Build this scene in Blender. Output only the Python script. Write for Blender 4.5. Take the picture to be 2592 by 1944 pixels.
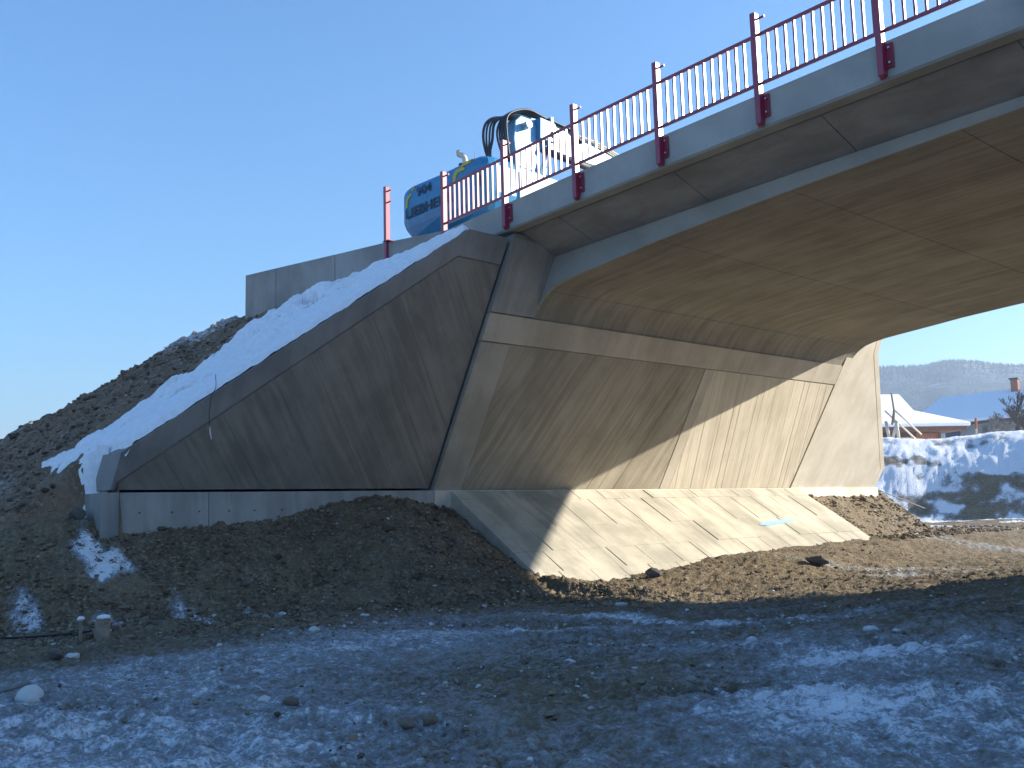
import bpy, math, random
import numpy as np
from mathutils import Matrix, Vector
random.seed(7); RNG = np.random.default_rng(7)
for _o in list(bpy.data.objects): bpy.data.objects.remove(_o)
SC = bpy.context.scene; COL = SC.collection
R = math.radians

# ------------------------------------------------------------------ camera
# axes: +Y runs across the bridge (away), +X along the bridge towards the river, Z up, eye at the origin
cam = bpy.data.cameras.new('camera'); camo = bpy.data.objects.new('camera', cam); COL.objects.link(camo)
cam.sensor_width = 36.0; cam.lens = 34.03; cam.clip_start = 0.1; cam.clip_end = 6000
_up = Vector((-488, 18672, -2450)).normalized()
_b = Vector((4080 - 1296, -(1205 - 972), -2450)); _b = (_b - _b.dot(_up) * _up).normalized()
_a = _b.cross(_up).normalized()
camo.matrix_world = Matrix((_a, _b, _up)).to_4x4()
SC.camera = camo

# ------------------------------------------------------------------ sky, sun, exposure
SUN_AZ = 36.0      # degrees from +Y towards +X
SUN_EL = 20.65
w = bpy.data.worlds.new('World'); SC.world = w; w.use_nodes = True
wn = w.node_tree; wn.nodes.clear()
sky = wn.nodes.new('ShaderNodeTexSky'); sky.sky_type = 'NISHITA'; sky.sun_disc = False
sky.sun_elevation = R(SUN_EL); sky.sun_rotation = R(SUN_AZ)
sky.altitude = 700; sky.air_density = 1.75; sky.dust_density = 0.5; sky.ozone_density = 10.0
bg = wn.nodes.new('ShaderNodeBackground'); bg.inputs[1].default_value = 0.092
wo = wn.nodes.new('ShaderNodeOutputWorld')
wn.links.new(sky.outputs[0], bg.inputs[0]); wn.links.new(bg.outputs[0], wo.inputs[0])
sl = bpy.data.lights.new('sun', 'SUN'); sl.energy = 5.0; sl.angle = R(0.53); sl.color = (1.0, 0.93, 0.80)
so = bpy.data.objects.new('sun', sl); COL.objects.link(so)
_d = Vector((math.sin(R(SUN_AZ)) * math.cos(R(SUN_EL)), math.cos(R(SUN_AZ)) * math.cos(R(SUN_EL)), math.sin(R(SUN_EL))))
so.rotation_euler = _d.to_track_quat('Z', 'Y').to_euler(); so.location = (10, 20, 30)
SC.view_settings.view_transform = 'Standard'; SC.view_settings.look = 'None'
SC.view_settings.gamma = 1; SC.view_settings.use_curve_mapping = False
SC.view_settings.exposure = 1.5

# ------------------------------------------------------------------ noise (numpy)
def _hash(i, j, k, s):
    n = (i * 374761393 + j * 668265263 + k * 2147483647 + s * 974634777) & 0xffffffff
    n = ((n ^ (n >> 13)) * 1274126177) & 0xffffffff
    return ((n ^ (n >> 16)) & 0xffffff) / float(0xffffff)
def vnoise(x, y, s=0):
    xi = np.floor(x).astype(np.int64); yi = np.floor(y).astype(np.int64)
    fx = x - xi; fy = y - yi; fx = fx * fx * (3 - 2 * fx); fy = fy * fy * (3 - 2 * fy)
    a = _hash(xi, yi, 0, s); b = _hash(xi + 1, yi, 0, s); c = _hash(xi, yi + 1, 0, s); d = _hash(xi + 1, yi + 1, 0, s)
    return (a * (1 - fx) + b * fx) * (1 - fy) + (c * (1 - fx) + d * fx) * fy
def fbm(x, y, f, o=4, s=0, g=0.5):
    t = 0; a = 1; n = 0
    for i in range(o):
        t = t + a * (vnoise(x * f + 17.3 * i, y * f - 9.1 * i, s + i) - 0.5); n += a; f *= 2.03; a *= g
    return t / n * 2
def sst(a, b, x):
    t = np.clip((x - a) / (b - a), 0, 1); return t * t * (3 - 2 * t)
def smax(a, b, k=0.15):
    h = np.clip(0.5 + 0.5 * (a - b) / k, 0, 1); return b * (1 - h) + a * h + k * h * (1 - h)

# ------------------------------------------------------------------ material helpers
class NT:
    def __init__(s, name):
        s.m = bpy.data.materials.new(name); s.m.use_nodes = True; s.t = s.m.node_tree; s.t.nodes.clear()
        s.out = s.n('ShaderNodeOutputMaterial'); s.p = s.n('ShaderNodeBsdfPrincipled'); s.l(s.p.outputs[0], s.out.inputs[0])
    def n(s, t, **k):
        x = s.t.nodes.new(t)
        for a, b in k.items(): setattr(x, a, b)
        return x
    def l(s, a, b): s.t.links.new(a, b)
    def pos(s): return s.n('ShaderNodeNewGeometry').outputs['Position']
    def obj(s): return s.n('ShaderNodeTexCoord').outputs['Object']
    def axes(s, p, dirs, scales):
        c = s.n('ShaderNodeCombineXYZ')
        for i, (d, k) in enumerate(zip(dirs, scales)):
            v = s.n('ShaderNodeVectorMath', operation='DOT_PRODUCT'); s.l(p, v.inputs[0]); v.inputs[1].default_value = [q * k for q in d]
            s.l(v.outputs['Value'], c.inputs[i])
        return c.outputs[0]
    def noise(s, v, scale, det=4, rough=0.55, dist=0):
        x = s.n('ShaderNodeTexNoise'); s.l(v, x.inputs['Vector']); x.inputs['Scale'].default_value = scale
        x.inputs['Detail'].default_value = det; x.inputs['Roughness'].default_value = rough; x.inputs['Distortion'].default_value = dist
        return x.outputs['Fac']
    def ramp(s, f, a, b, lo=0.0, hi=1.0):
        x = s.n('ShaderNodeMapRange'); x.interpolation_type = 'SMOOTHSTEP'; s.l(f, x.inputs[0])
        x.inputs[1].default_value = a; x.inputs[2].default_value = b; x.inputs[3].default_value = lo; x.inputs[4].default_value = hi
        return x.outputs[0]
    def mix(s, f, a, b):
        x = s.n('ShaderNodeMix', data_type='RGBA')
        if hasattr(f, 'links'): s.l(f, x.inputs[0])
        else: x.inputs[0].default_value = f
        for v, i in ((a, 6), (b, 7)):
            if hasattr(v, 'links'): s.l(v, x.inputs[i])
            else: x.inputs[i].default_value = (*v, 1)
        return x.outputs[2]
    def math(s, op, a, b=0.0):
        x = s.n('ShaderNodeMath', operation=op)
        for v, i in ((a, 0), (b, 1)):
            if hasattr(v, 'links'): s.l(v, x.inputs[i])
            else: x.inputs[i].default_value = v
        return x.outputs[0]
    def attr(s, name): return s.n('ShaderNodeAttribute', attribute_name=name).outputs['Fac']
    def bump(s, h, st=0.3, dist=0.01, nrm=None):
        x = s.n('ShaderNodeBump'); x.inputs['Strength'].default_value = st; x.inputs['Distance'].default_value = dist
        s.l(h, x.inputs['Height'])
        if nrm is not None: s.l(nrm, x.inputs['Normal'])
        return x.outputs[0]
    def fin(s, col, rough=0.8, nrm=None, spec=0.3, metal=0):
        if hasattr(col, 'links'): s.l(col, s.p.inputs['Base Color'])
        else: s.p.inputs['Base Color'].default_value = (*col, 1)
        if hasattr(rough, 'links'): s.l(rough, s.p.inputs['Roughness'])
        else: s.p.inputs['Roughness'].default_value = rough
        s.p.inputs['Specular IOR Level'].default_value = spec; s.p.inputs['Metallic'].default_value = metal
        if nrm is not None: s.l(nrm, s.p.inputs['Normal'])
        return s.m

def concrete(name, c1, c2, along, across, streak=1.0, width=7.0, blotch=1.0, stain=0.0, ns=1.0):
    t = NT(name); p = t.pos(); nr = tuple(np.cross(along, across))
    v = t.axes(p, (along, across, nr), (0.45, width, 1.0 * ns))
    v2 = t.axes(p, (along, across, nr), (2.2, width * 6, 2.0 * ns))
    n1 = t.noise(v, 1.0, 5, 0.6, 0.6); n2 = t.noise(p, 0.9, 5, 0.6); n3 = t.noise(v2, 1.0, 3, 0.6); n4 = t.noise(p, 55, 3)
    f = t.math('ADD', t.math('MULTIPLY', n1, streak), t.math('MULTIPLY', n2, blotch))
    f = t.math('DIVIDE', f, streak + blotch)
    c = t.mix(t.ramp(f, 0.36, 0.64), c1, c2)
    dk = tuple(q * 0.62 for q in c1)
    c = t.mix(t.ramp(n3, 0.60, 0.78, 0, 0.30 * min(1, streak)), c, dk)
    c = t.mix(t.ramp(n4, 0.35, 0.75, 0, 0.18), c, tuple(q * 0.7 for q in c1))
    # air holes
    vo = t.n('ShaderNodeTexVoronoi'); t.l(p, vo.inputs['Vector']); vo.inputs['Scale'].default_value = 5.5
    hole = t.ramp(vo.outputs['Distance'], 0.03, 0.09, 1, 0)
    big = t.ramp(t.noise(p, 2.3, 2), 0.5, 0.6)
    hole = t.math('MULTIPLY', hole, big)
    c = t.mix(t.math('MULTIPLY', hole, 0.55), c, tuple(q * 0.35 for q in c1))
    if stain:
        sn = t.noise(t.axes(p, (along, across, nr), (0.25, 2.2, 1.0)), 1.0, 5, 0.65, 1.0)
        c = t.mix(t.ramp(sn, 0.5, 0.72, 0, stain), c, tuple(q * 0.52 for q in c1))
    h = t.math('ADD', t.math('MULTIPLY', n3, 0.6 * streak), t.math('SUBTRACT', t.math('MULTIPLY', n4, 0.35), hole))
    return t.fin(c, 0.85, t.bump(h, 0.5, 0.006), 0.25)

S3 = (0.4965, 0, 0.868)     # fall line of the leaning wall
NW = (0.868, 0, -0.4965)
def rotd(deg):              # direction in the wall plane, degrees from the fall line towards +Y
    c, s = math.cos(R(deg)), math.sin(R(deg)); return (S3[0] * c, s, S3[2] * c), (-S3[0] * s, c, -S3[2] * s)
d1, d1x = rotd(20); d2, d2x = rotd(-37.5); d3, d3x = rotd(-14)
M = {}
M['board_l'] = concrete('board_marked_concrete_shaded', (0.255, 0.222, 0.168), (0.385, 0.34, 0.268), d1, d1x, 1.2, 7, 1.1, 0.35)  # left panel: shade under the deck put into a darker concrete colour
M['board_r'] = concrete('board_marked_concrete_sunlit', (0.46, 0.405, 0.315), (0.61, 0.55, 0.445), d3, d3x, 1.1, 7, 1.0, 0.2)  # same concrete on the right panel, sunlight put into a paler colour
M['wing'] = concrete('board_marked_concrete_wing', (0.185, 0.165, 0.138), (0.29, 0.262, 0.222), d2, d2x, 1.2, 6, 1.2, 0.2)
M['strip'] = concrete('dull_smooth_concrete', (0.31, 0.275, 0.225), (0.42, 0.38, 0.32), S3, (0, 1, 0), 0.5, 3, 1.2, 0.25)
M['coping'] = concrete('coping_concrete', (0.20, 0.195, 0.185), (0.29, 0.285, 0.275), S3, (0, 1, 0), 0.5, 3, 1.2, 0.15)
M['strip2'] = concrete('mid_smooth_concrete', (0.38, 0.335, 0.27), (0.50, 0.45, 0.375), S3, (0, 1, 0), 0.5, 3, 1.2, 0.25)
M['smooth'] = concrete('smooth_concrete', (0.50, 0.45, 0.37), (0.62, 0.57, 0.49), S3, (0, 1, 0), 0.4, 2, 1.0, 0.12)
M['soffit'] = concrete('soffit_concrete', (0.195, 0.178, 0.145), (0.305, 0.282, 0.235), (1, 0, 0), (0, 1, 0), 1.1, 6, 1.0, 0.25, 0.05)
M['fascia'] = concrete('edge_beam_concrete', (0.29, 0.30, 0.28), (0.38, 0.39, 0.37), (1, 0, 0), (0, 0, 1), 0.3, 1.5, 1.2, 0.0)
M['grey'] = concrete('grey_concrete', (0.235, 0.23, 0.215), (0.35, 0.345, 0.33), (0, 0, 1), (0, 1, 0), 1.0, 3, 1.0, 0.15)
M['slab'] = concrete('slab_concrete', (0.33, 0.305, 0.245), (0.53, 0.475, 0.38), (0.842, 0, -0.539), (0, 1, 0), 0.6, 2, 2.0, 0.45)

def ground_mat(name, c1, c2, c3, fr=(0.36, 0.39, 0.42), bs=0.9):
    t = NT(name); p = t.pos()
    a = t.attr('frost')
    n1 = t.noise(p, 1.3, 6, 0.65, 0.4); n2 = t.noise(p, 14, 5, 0.7); n3 = t.noise(p, 70, 3, 0.6); n5 = t.noise(p, 4.0, 5, 0.7, 0.8)
    c = t.mix(t.ramp(n1, 0.36, 0.66), c1, c2)
    c = t.mix(t.ramp(n2, 0.45, 0.72), c, c3)
    vo = t.n('ShaderNodeTexVoronoi'); t.l(p, vo.inputs['Vector']); vo.inputs['Scale'].default_value = 26
    sep = t.n('ShaderNodeSeparateColor'); t.l(vo.outputs['Color'], sep.inputs[0])
    c = t.mix(t.ramp(sep.outputs[0], 0.72, 0.98, 0, 0.5), c, (0.26, 0.22, 0.17))
    n6 = t.noise(p, 38, 4, 0.7)
    nn = t.math('ADD', t.math('ADD', t.math('MULTIPLY', n5, 0.55), t.math('MULTIPLY', n2, 0.6)), t.math('MULTIPLY', n6, 0.5))
    k = t.math('ADD', a, t.math('MULTIPLY', t.math('SUBTRACT', nn, 0.825), 2.6))
    f = t.ramp(k, 0.12, 1.15)
    c = t.mix(t.math('MULTIPLY', f, 0.85), c, fr)
    c = t.mix(t.ramp(k, 0.85, 1.35), c, (0.78, 0.80, 0.83))
    h = t.math('ADD', t.math('MULTIPLY', n2, 1.0), t.math('MULTIPLY', n3, 0.45))
    h = t.math('ADD', h, t.math('MULTIPLY', vo.outputs['Distance'], -0.5))
    return t.fin(c, 0.92, t.bump(h, bs, 0.05), 0.2)
M['ground'] = ground_mat('frosty_mud', (0.12, 0.089, 0.052), (0.20, 0.150, 0.089), (0.29, 0.23, 0.145))
M['earth'] = ground_mat('brown_rubble_earth', (0.165, 0.108, 0.066), (0.24, 0.165, 0.105), (0.33, 0.24, 0.16), (0.62, 0.66, 0.70))
def snow_mat():
    t = NT('snow'); p = t.pos(); n = t.noise(p, 9, 6, 0.6); n2 = t.noise(p, 60, 3)
    c = t.mix(t.ramp(n, 0.3, 0.7), (0.74, 0.77, 0.80), (0.84, 0.86, 0.88))
    return t.fin(c, 0.75, t.bump(t.math('ADD', n, t.math('MULTIPLY', n2, 0.3)), 0.7, 0.05), 0.3)
M['snow'] = snow_mat()
def plain(name, c, rough=0.6, var=0.15, sc=20, metal=0, spec=0.4, bs=0.15):
    t = NT(name); p = t.obj(); n = t.noise(p, sc, 5, 0.6); n2 = t.noise(p, sc * 0.17, 3)
    cc = t.mix(t.ramp(n, 0.3, 0.75), c, tuple(q * (1 - var) for q in c)); cc = t.mix(t.ramp(n2, 0.5, 0.75, 0, 0.5), cc, tuple(q * (1 - 1.6 * var) for q in c))
    return t.fin(cc, rough, t.bump(n, bs, 0.004), spec, metal)
M['red'] = plain('crimson_paint', (0.28, 0.020, 0.055), 0.30, 0.22, 25, 0, 0.7, 0.10)
M['redpl'] = plain('dark_crimson_paint', (0.24, 0.016, 0.040), 0.5, 0.15, 25)
M['steel'] = plain('galvanised_steel', (0.45, 0.46, 0.47), 0.4, 0.2, 40, 0.8)
M['blue'] = plain('blue_machine_paint', (0.022, 0.19, 0.40), 0.38, 0.22, 6, 0, 0.5, 0.04)
M['lblue'] = plain('light_blue_machine_paint', (0.12, 0.34, 0.54), 0.38, 0.2, 8, 0, 0.5, 0.05)
M['white'] = plain('worn_white_paint', (0.62, 0.66, 0.68), 0.45, 0.2, 9)
M['navy'] = plain('navy_lettering', (0.012, 0.022, 0.05), 0.5, 0.1)
M['yellow'] = plain('yellow_stripe', (0.42, 0.40, 0.05), 0.5, 0.1)
M['black'] = plain('black_rubber', (0.018, 0.018, 0.022), 0.4, 0.3, 30)
M['dark'] = plain('dark_steel', (0.03, 0.03, 0.035), 0.55, 0.3, 20)
M['rust'] = plain('rusty_metal', (0.16, 0.06, 0.03), 0.8, 0.4, 30)
M['chrome'] = plain('bright_rod', (0.6, 0.6, 0.6), 0.2, 0.05, 30, 1.0)
M['wood'] = plain('weathered_wood', (0.30, 0.24, 0.18), 0.85, 0.4, 14)
M['palewood'] = plain('pale_peeled_timber', (0.62, 0.55, 0.45), 0.8, 0.2, 14)
M['barnwood'] = plain('brown_barn_boards', (0.20, 0.085, 0.045), 0.85, 0.4, 5)
M['orangewood'] = plain('orange_timber', (0.42, 0.17, 0.07), 0.85, 0.3, 5)
M['plaster'] = plain('grey_render', (0.30, 0.29, 0.28), 0.9, 0.2, 4)
M['bluedoor'] = plain('dark_blue_boards', (0.035, 0.05, 0.10), 0.8, 0.2, 6)
M['brick'] = plain('chimney_brick', (0.30, 0.12, 0.07), 0.9, 0.3, 12)
M['bark'] = plain('dark_bark', (0.075, 0.060, 0.050), 0.95, 0.3, 30)
M['frosttwig'] = plain('frosted_twigs', (0.22, 0.21, 0.21), 0.95, 0.3, 30)
M['rock'] = plain('grey_rock', (0.13, 0.115, 0.10), 0.9, 0.4, 12, 0, 0.3, 0.8)
M['frostlump'] = plain('frosted_lump', (0.55, 0.58, 0.60), 0.9, 0.45, 9, 0, 0.2, 0.8)
M['clod'] = plain('brown_clod', (0.17, 0.14, 0.11), 0.95, 0.35, 14, 0, 0.2, 0.9)
M['whiterock'] = plain('pale_rock', (0.50, 0.50, 0.48), 0.85, 0.15, 10, 0, 0.3, 0.6)
M['glass'] = plain('dark_window_glass', (0.02, 0.025, 0.03), 0.1, 0.1)
M['ice'] = plain('pale_blue_ice', (0.30, 0.47, 0.66), 0.5, 0.15, 10)
def forest_mat():
    t = NT('haze_tinted_forest'); p = t.pos()
    n = t.noise(p, 0.02, 6, 0.7); n2 = t.noise(p, 0.11, 4, 0.7)
    c = t.mix(t.ramp(n2, 0.35, 0.65), (0.020, 0.036, 0.055), (0.055, 0.080, 0.105))  # blue of the distance haze put into the forest colours
    c = t.mix(t.ramp(n, 0.52, 0.72, 0, 0.55), c, (0.50, 0.54, 0.58))
    return t.fin(c, 0.95, None, 0.1)
M['forest'] = forest_mat()
M['conifer'] = plain('haze_blue_conifer', (0.022, 0.038, 0.055), 0.95, 0.3, 2)  # conifers tinted blue as well, for the haze
def stone_mat():
    t = NT('loose_stones'); a = t.attr('tone'); p = t.pos(); n = t.noise(p, 60, 3)
    c = t.mix(a, (0.075, 0.053, 0.034), (0.28, 0.215, 0.145)); c = t.mix(t.ramp(a, 0.93, 0.97), c, (0.50, 0.52, 0.53))
    return t.fin(c, 0.9, t.bump(n, 0.5, 0.01), 0.25)
M['stones'] = stone_mat()

# ------------------------------------------------------------------ mesh helpers
class MB:
    def __init__(s): s.v = []; s.f = []
    def add(s, vs, fs):
        b = len(s.v); s.v += [tuple(map(float, q)) for q in vs]; s.f += [tuple(i + b for i in f) for f in fs]; return s
    def box(s, a, b):
        x0, y0, z0 = a; x1, y1, z1 = b
        return s.add([(x0, y0, z0), (x1, y0, z0), (x1, y1, z0), (x0, y1, z0), (x0, y0, z1), (x1, y0, z1), (x1, y1, z1), (x0, y1, z1)],
                     [(0, 3, 2, 1), (4, 5, 6, 7), (0, 1, 5, 4), (1, 2, 6, 5), (2, 3, 7, 6), (3, 0, 4, 7)])
    def prism(s, bottom, top):
        n = len(bottom)
        return s.add(list(bottom) + list(top), [tuple(range(n))[::-1], tuple(range(n, 2 * n))] + [(i, (i + 1) % n, n + (i + 1) % n, n + i) for i in range(n)])
    def tube(s, pts, r, n=8, cap=True):
        pts = [Vector(p) for p in pts]; rs = r if isinstance(r, (list, tuple)) else [r] * len(pts); rings = []; prev = None
        for i, p in enumerate(pts):
            t = (pts[min(i + 1, len(pts) - 1)] - pts[max(i - 1, 0)]).normalized()
            if prev is None: u = t.orthogonal().normalized()
            else: u = (prev - prev.dot(t) * t).normalized()
            prev = u; v = t.cross(u)
            rings.append([p + (u * math.cos(2 * math.pi * k / n) + v * math.sin(2 * math.pi * k / n)) * rs[i] for k in range(n)])
        vs = [q for g in rings for q in g]; fs = []
        for i in range(len(pts) - 1):
            for k in range(n): fs.append((i * n + k, i * n + (k + 1) % n, (i + 1) * n + (k + 1) % n, (i + 1) * n + k))
        if cap: fs.append(tuple(range(n))[::-1]); fs.append(tuple(range((len(pts) - 1) * n, len(pts) * n)))
        return s.add(vs, fs)
def smooth_path(pts, k=5):
    P = [Vector(p) for p in pts]; out = []
    for i in range(len(P) - 1):
        a = P[max(i - 1, 0)]; b = P[i]; c = P[i + 1]; d = P[min(i + 2, len(P) - 1)]
        for j in range(k):
            t = j / k; out.append(0.5 * ((2 * b) + (-a + c) * t + (2 * a - 5 * b + 4 * c - d) * t * t + (-a + 3 * b - 3 * c + d) * t ** 3))
    out.append(P[-1]); return out
def fixn(me):
    import bmesh
    bm = bmesh.new(); bm.from_mesh(me); bmesh.ops.recalc_face_normals(bm, faces=bm.faces); bm.to_mesh(me); bm.free()
ROOT = {}
def thing(name, label, cat, loc, group=None):
    o = bpy.data.objects.new(name, None); COL.objects.link(o); o.location = loc; o['label'] = label; o['category'] = cat
    if group: o['group'] = group
    o.empty_display_size = 0.3; ROOT[o] = Vector(loc); return o
def mk(name, mb, mat, parent=None, smooth=False, bevel=0, label=None, kind=None, seg=2):
    off = ROOT.get(parent, Vector((0, 0, 0)))
    me = bpy.data.meshes.new(name)
    if parent is None:            # a top-level mesh gets its origin at its base
        a = np.array(mb.v); off = Vector((a[:, 0].mean(), a[:, 1].mean(), a[:, 2].min())) if kind is None else Vector((0, 0, 0))
    me.from_pydata([(x - off.x, y - off.y, z - off.z) for x, y, z in mb.v], [], mb.f); fixn(me)
    me.materials.append(mat)
    if smooth: me.polygons.foreach_set('use_smooth', [True] * len(me.polygons))
    o = bpy.data.objects.new(name, me); COL.objects.link(o)
    if parent is not None: o.parent = parent; ROOT[o] = off
    else: o.location = off; ROOT[o] = off
    if bevel:
        b = o.modifiers.new('bevel', 'BEVEL'); b.width = bevel; b.segments = seg; b.limit_method = 'ANGLE'; b.harden_normals = False
    if label: o['label'] = label
    if kind: o['kind'] = kind
    return o
def tag(o, label, cat, group=None):
    o['label'] = label; o['category'] = cat
    if group: o['group'] = group
    return o
def grid_obj(name, X, Y, Z, mat, kind='structure', frost=None, smooth=True):
    ny, nx = X.shape; v = np.stack([X, Y, Z], -1).reshape(-1, 3)
    i = np.arange(ny * nx).reshape(ny, nx); q = np.stack([i[:-1, :-1], i[:-1, 1:], i[1:, 1:], i[1:, :-1]], -1).reshape(-1, 4)
    a, b, c = v[q[0, 0]], v[q[0, 1]], v[q[0, 2]]
    if np.cross(b - a, c - b)[2] < 0: q = q[:, ::-1]
    me = bpy.data.meshes.new(name); me.vertices.add(len(v)); me.vertices.foreach_set('co', v.ravel())
    me.loops.add(q.size); me.loops.foreach_set('vertex_index', q.ravel().astype(np.int32))
    me.polygons.add(len(q)); me.polygons.foreach_set('loop_start', np.arange(0, q.size, 4, dtype=np.int32)); me.polygons.foreach_set('loop_total', np.full(len(q), 4, dtype=np.int32))
    me.update(calc_edges=True)
    if smooth: me.polygons.foreach_set('use_smooth', [True] * len(q))
    if frost is not None:
        at = me.attributes.new('frost', 'FLOAT', 'POINT'); at.data.foreach_set('value', frost.ravel().astype(np.float32))
    me.materials.append(mat); o = bpy.data.objects.new(name, me); COL.objects.link(o); o['kind'] = kind; return o

# ------------------------------------------------------------------ terrain functions
def wallz(y):       # height of the sloping top of the near wing wall
    return np.interp(y, [5.19, 10.2], [0.99, 4.78])
CY_ = [11.6, 12.2, 13, 14, 15.5, 17.5, 20, 24, 30]; CZ_ = [.22, .08, .07, .14, .22, .30, .38, .46, .46]
def G(x, y):
    """river bed with the gravel heap against the footing"""
    bed = -1.36 + 0.78 * np.exp(-((x + 2.0) ** 2 / (2 * 3.0 ** 2) + (y - 14.5) ** 2 / (2 * 5.0 ** 2)))
    bed = bed + np.interp(y, CY_, CZ_) * sst(-9.2, -12.3, x) * sst(11, 11.6, y) + 0.07 * fbm(x, y, 0.35, 2, 3)
    zc = np.interp(y, [0, 2.5, 3.9, 4.9, 6.2, 7.9, 8.9, 9.7, 10.4, 11.45, 12.2, 13.2], [-1.3, -.9, -.30, -.17, -.08, 0.0, .22, .34, .30, .16, -.55, -1.6])
    sl = np.interp(y, [3, 5, 7, 9, 10.5, 11.5], [.9, .8, .62, .46, .44, .58])
    m = zc - sl * np.maximum(x + 14.85, -0.3)
    g = smax(bed, m, 0.22)
    cone = 0.16 - 0.75 * np.maximum(x + 14.8, -2) - 0.40 * np.maximum(y - 28.3, 0) - 1.8 * np.maximum(23.65 - y, 0)
    g = smax(g, cone, 0.12)
    d = -.43 * x + .903 * y
    side = .903 * x + .43 * y
    bank = -1.3 + 4.35 * sst(43.5, 52.5, d + 1.6 * fbm(x, y, 0.13, 3, 5)) + 0.30 * fbm(x, y, 0.35, 5, 6, .6) * sst(44, 49, d)
    return np.maximum(g, np.where(d > 40, bank, -9)) + 0.012 * np.maximum(d - 56, 0)
def E(x, y):
    """road embankment beside and behind the wall"""
    z = 0.99 + .757 * (y - 5.19)
    cap = np.interp(x, [-60, -35, -30, -27.5, -26.5, -25.2, -24.7, -23.9, -23.4, -21.6, -20.6, -19.4, -18.9], [-0.6, .6, 1.6, 2.2, 2.5, 2.9, 3.4, 4.1, 4.42, 4.75, 4.5, 4.37, 5.2])
    cap2 = np.interp(x, [-19.4, -15.0, -12.9], [4.24, 4.36, 4.74]); z = np.where(y < 11.2, np.minimum(z, np.where(x > -19.4, cap2, 9)), z)
    z = np.minimum(z, cap); z = np.where(y > 25.2, np.minimum(z, np.where(y < 27.9, 4.5 - 0.97 * (y - 24.5), 0.80 - 0.42 * (y - 27.9))), z)
    z = z - 2.6 * np.maximum(x + 15.75, 0) * (y < 5.24)
    z = z - 0.85 * np.maximum(x + 15.6, 0) * (y > 27.86)
    return z

# ------------------------------------------------------------------ ground sheets
def frostmap(x, y):
    f = 0.54 + 0.22 * fbm(x * 0.7 - y * 0.5, x * 0.5 + y * 0.7, 0.55, 4, 21)
    def blob(cx, cy, sx, sy, ang, a):
        c, s = math.cos(R(ang)), math.sin(R(ang)); u = (x - cx) * c + (y - cy) * s; v = -(x - cx) * s + (y - cy) * c
        return a * np.exp(-(u * u / (2 * sx * sx) + v * v / (2 * sy * sy)))
    f += blob(-5.6, 2.0, 1.3, 1.2, 30, .45) + blob(-9.0, 4.0, 2.6, 1.2, 35, .22) + blob(-9.9, 2.2, 1.3, 1.2, 0, .25)
    f += blob(-8.4, 6.6, 2.0, .7, 45, .15)
    f += blob(-8.3, 8.25, 1.0, .14, 12, .6) + blob(-6.9, 8.5, .9, .12, 0, .65) + blob(-5.6, 8.6, .6, .16, 30, .55) + blob(-7.2, 7.6, .9, .14, 40, .35)
    f += blob(-5.0, 7.2, .55, .32, 60, .45) + blob(-3.95, 6.6, .6, .30, 50, .65) + blob(-3.45, 5.3, .55, .5, 40, .45) + blob(-2.5, 5.5, .9, .8, 0, .30) + blob(-3.2, 7.3, .8, .35, 30, .35)
    f += blob(-4.6, 9.6, 1.0, .10, 25, .35)
    f -= blob(-4.7, 4.9, 1.1, .6, 60, .38) + blob(-5.6, 5.6, 1.0, .6, 60, .15) + blob(-3.0, 9.0, 2.2, 1.1, 30, .30) + blob(-5.8, 9.6, 2.0, .7, 20, .25) + blob(-9.2, 9.3, 2.2, .75, 35, .25)
    f *= sst(12.0, 9.4, y) * 0.9 + 0.1
    return f
FW = math.atan2(.6588, -.7410)
th = FW - np.linspace(R(-40), R(41), 860)
rr = np.geomspace(3.2, 75, 640)
T_, R_ = np.meshgrid(th, rr); gx = R_ * np.cos(T_); gy = R_ * np.sin(T_)
gz = G(gx, gy)
heap = sst(-9.4, -12.5, gx + 0.9 * (9.5 - gy) * (gy > 9.5) - .35 * (7 - gy) * (gy < 7)) * (gy < 12.3)
det = fbm(gx, gy, 1.6, 5, 31, 0.6) * 0.055 + fbm(gx, gy, 9.0, 4, 41, 0.65) * 0.048
rut = 0.05 * fbm((gx * .8 + gy * .6) * 0.25, (-gx * .6 + gy * .8) * 2.0, 1.0, 4, 51)
flat = np.exp(-((gx + 9) ** 2 / 14 + (gy - 5.2) ** 2 / 3.2))
rel = det
lu, lv = gx * .74 + gy * .67, -gx * .67 + gy * .74
ridge = (1 - np.abs(fbm(lu * .5, lv * 1.6, 1.1, 4, 111, .55)) * 2.4); gz = gz + .045 * np.clip(ridge, 0, 1) ** 3 * (1 - heap) * sst(11, 9, gy)
gz = gz + det * (1 - 0.55 * flat) * (1 + 0.9 * heap) + rut * (1 - heap)
# tyre-churned curl at the lower left
for (tx, ty, ta, tl) in ((-7.2, 4.1, 28, 3.2), (-6.1, 2.9, 28, 2.6), (-5.2, 6.9, 12, 3.0), (-4.6, 5.4, 12, 3.0)):
    c_, s_ = math.cos(R(ta)), math.sin(R(ta)); u_ = (gx - tx) * c_ + (gy - ty) * s_; v_ = -(gx - tx) * s_ + (gy - ty) * c_ - .05 * u_ * u_ + .06 * np.sin(u_ * 1.3)
    mk_ = sst(.19, .13, np.abs(v_)) * sst(tl, tl * .6, np.abs(u_)) * np.clip(.65 + .9 * fbm(gx, gy, 1.1, 3, 141), 0, 1)
    gz = gz - mk_ * (.035 + .014 * np.sign(np.sin(u_ * 48 + np.abs(v_) * 26))) + .022 * np.exp(-((np.abs(v_) - .23) / .05) ** 2) * sst(tl, tl * .6, np.abs(u_)) * (.6 + fbm(gx, gy, 5, 3, 143))
cx, cy = -5.75, 1.75; rad = np.hypot(gx - cx, (gy - cy) * 1.1)
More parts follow.
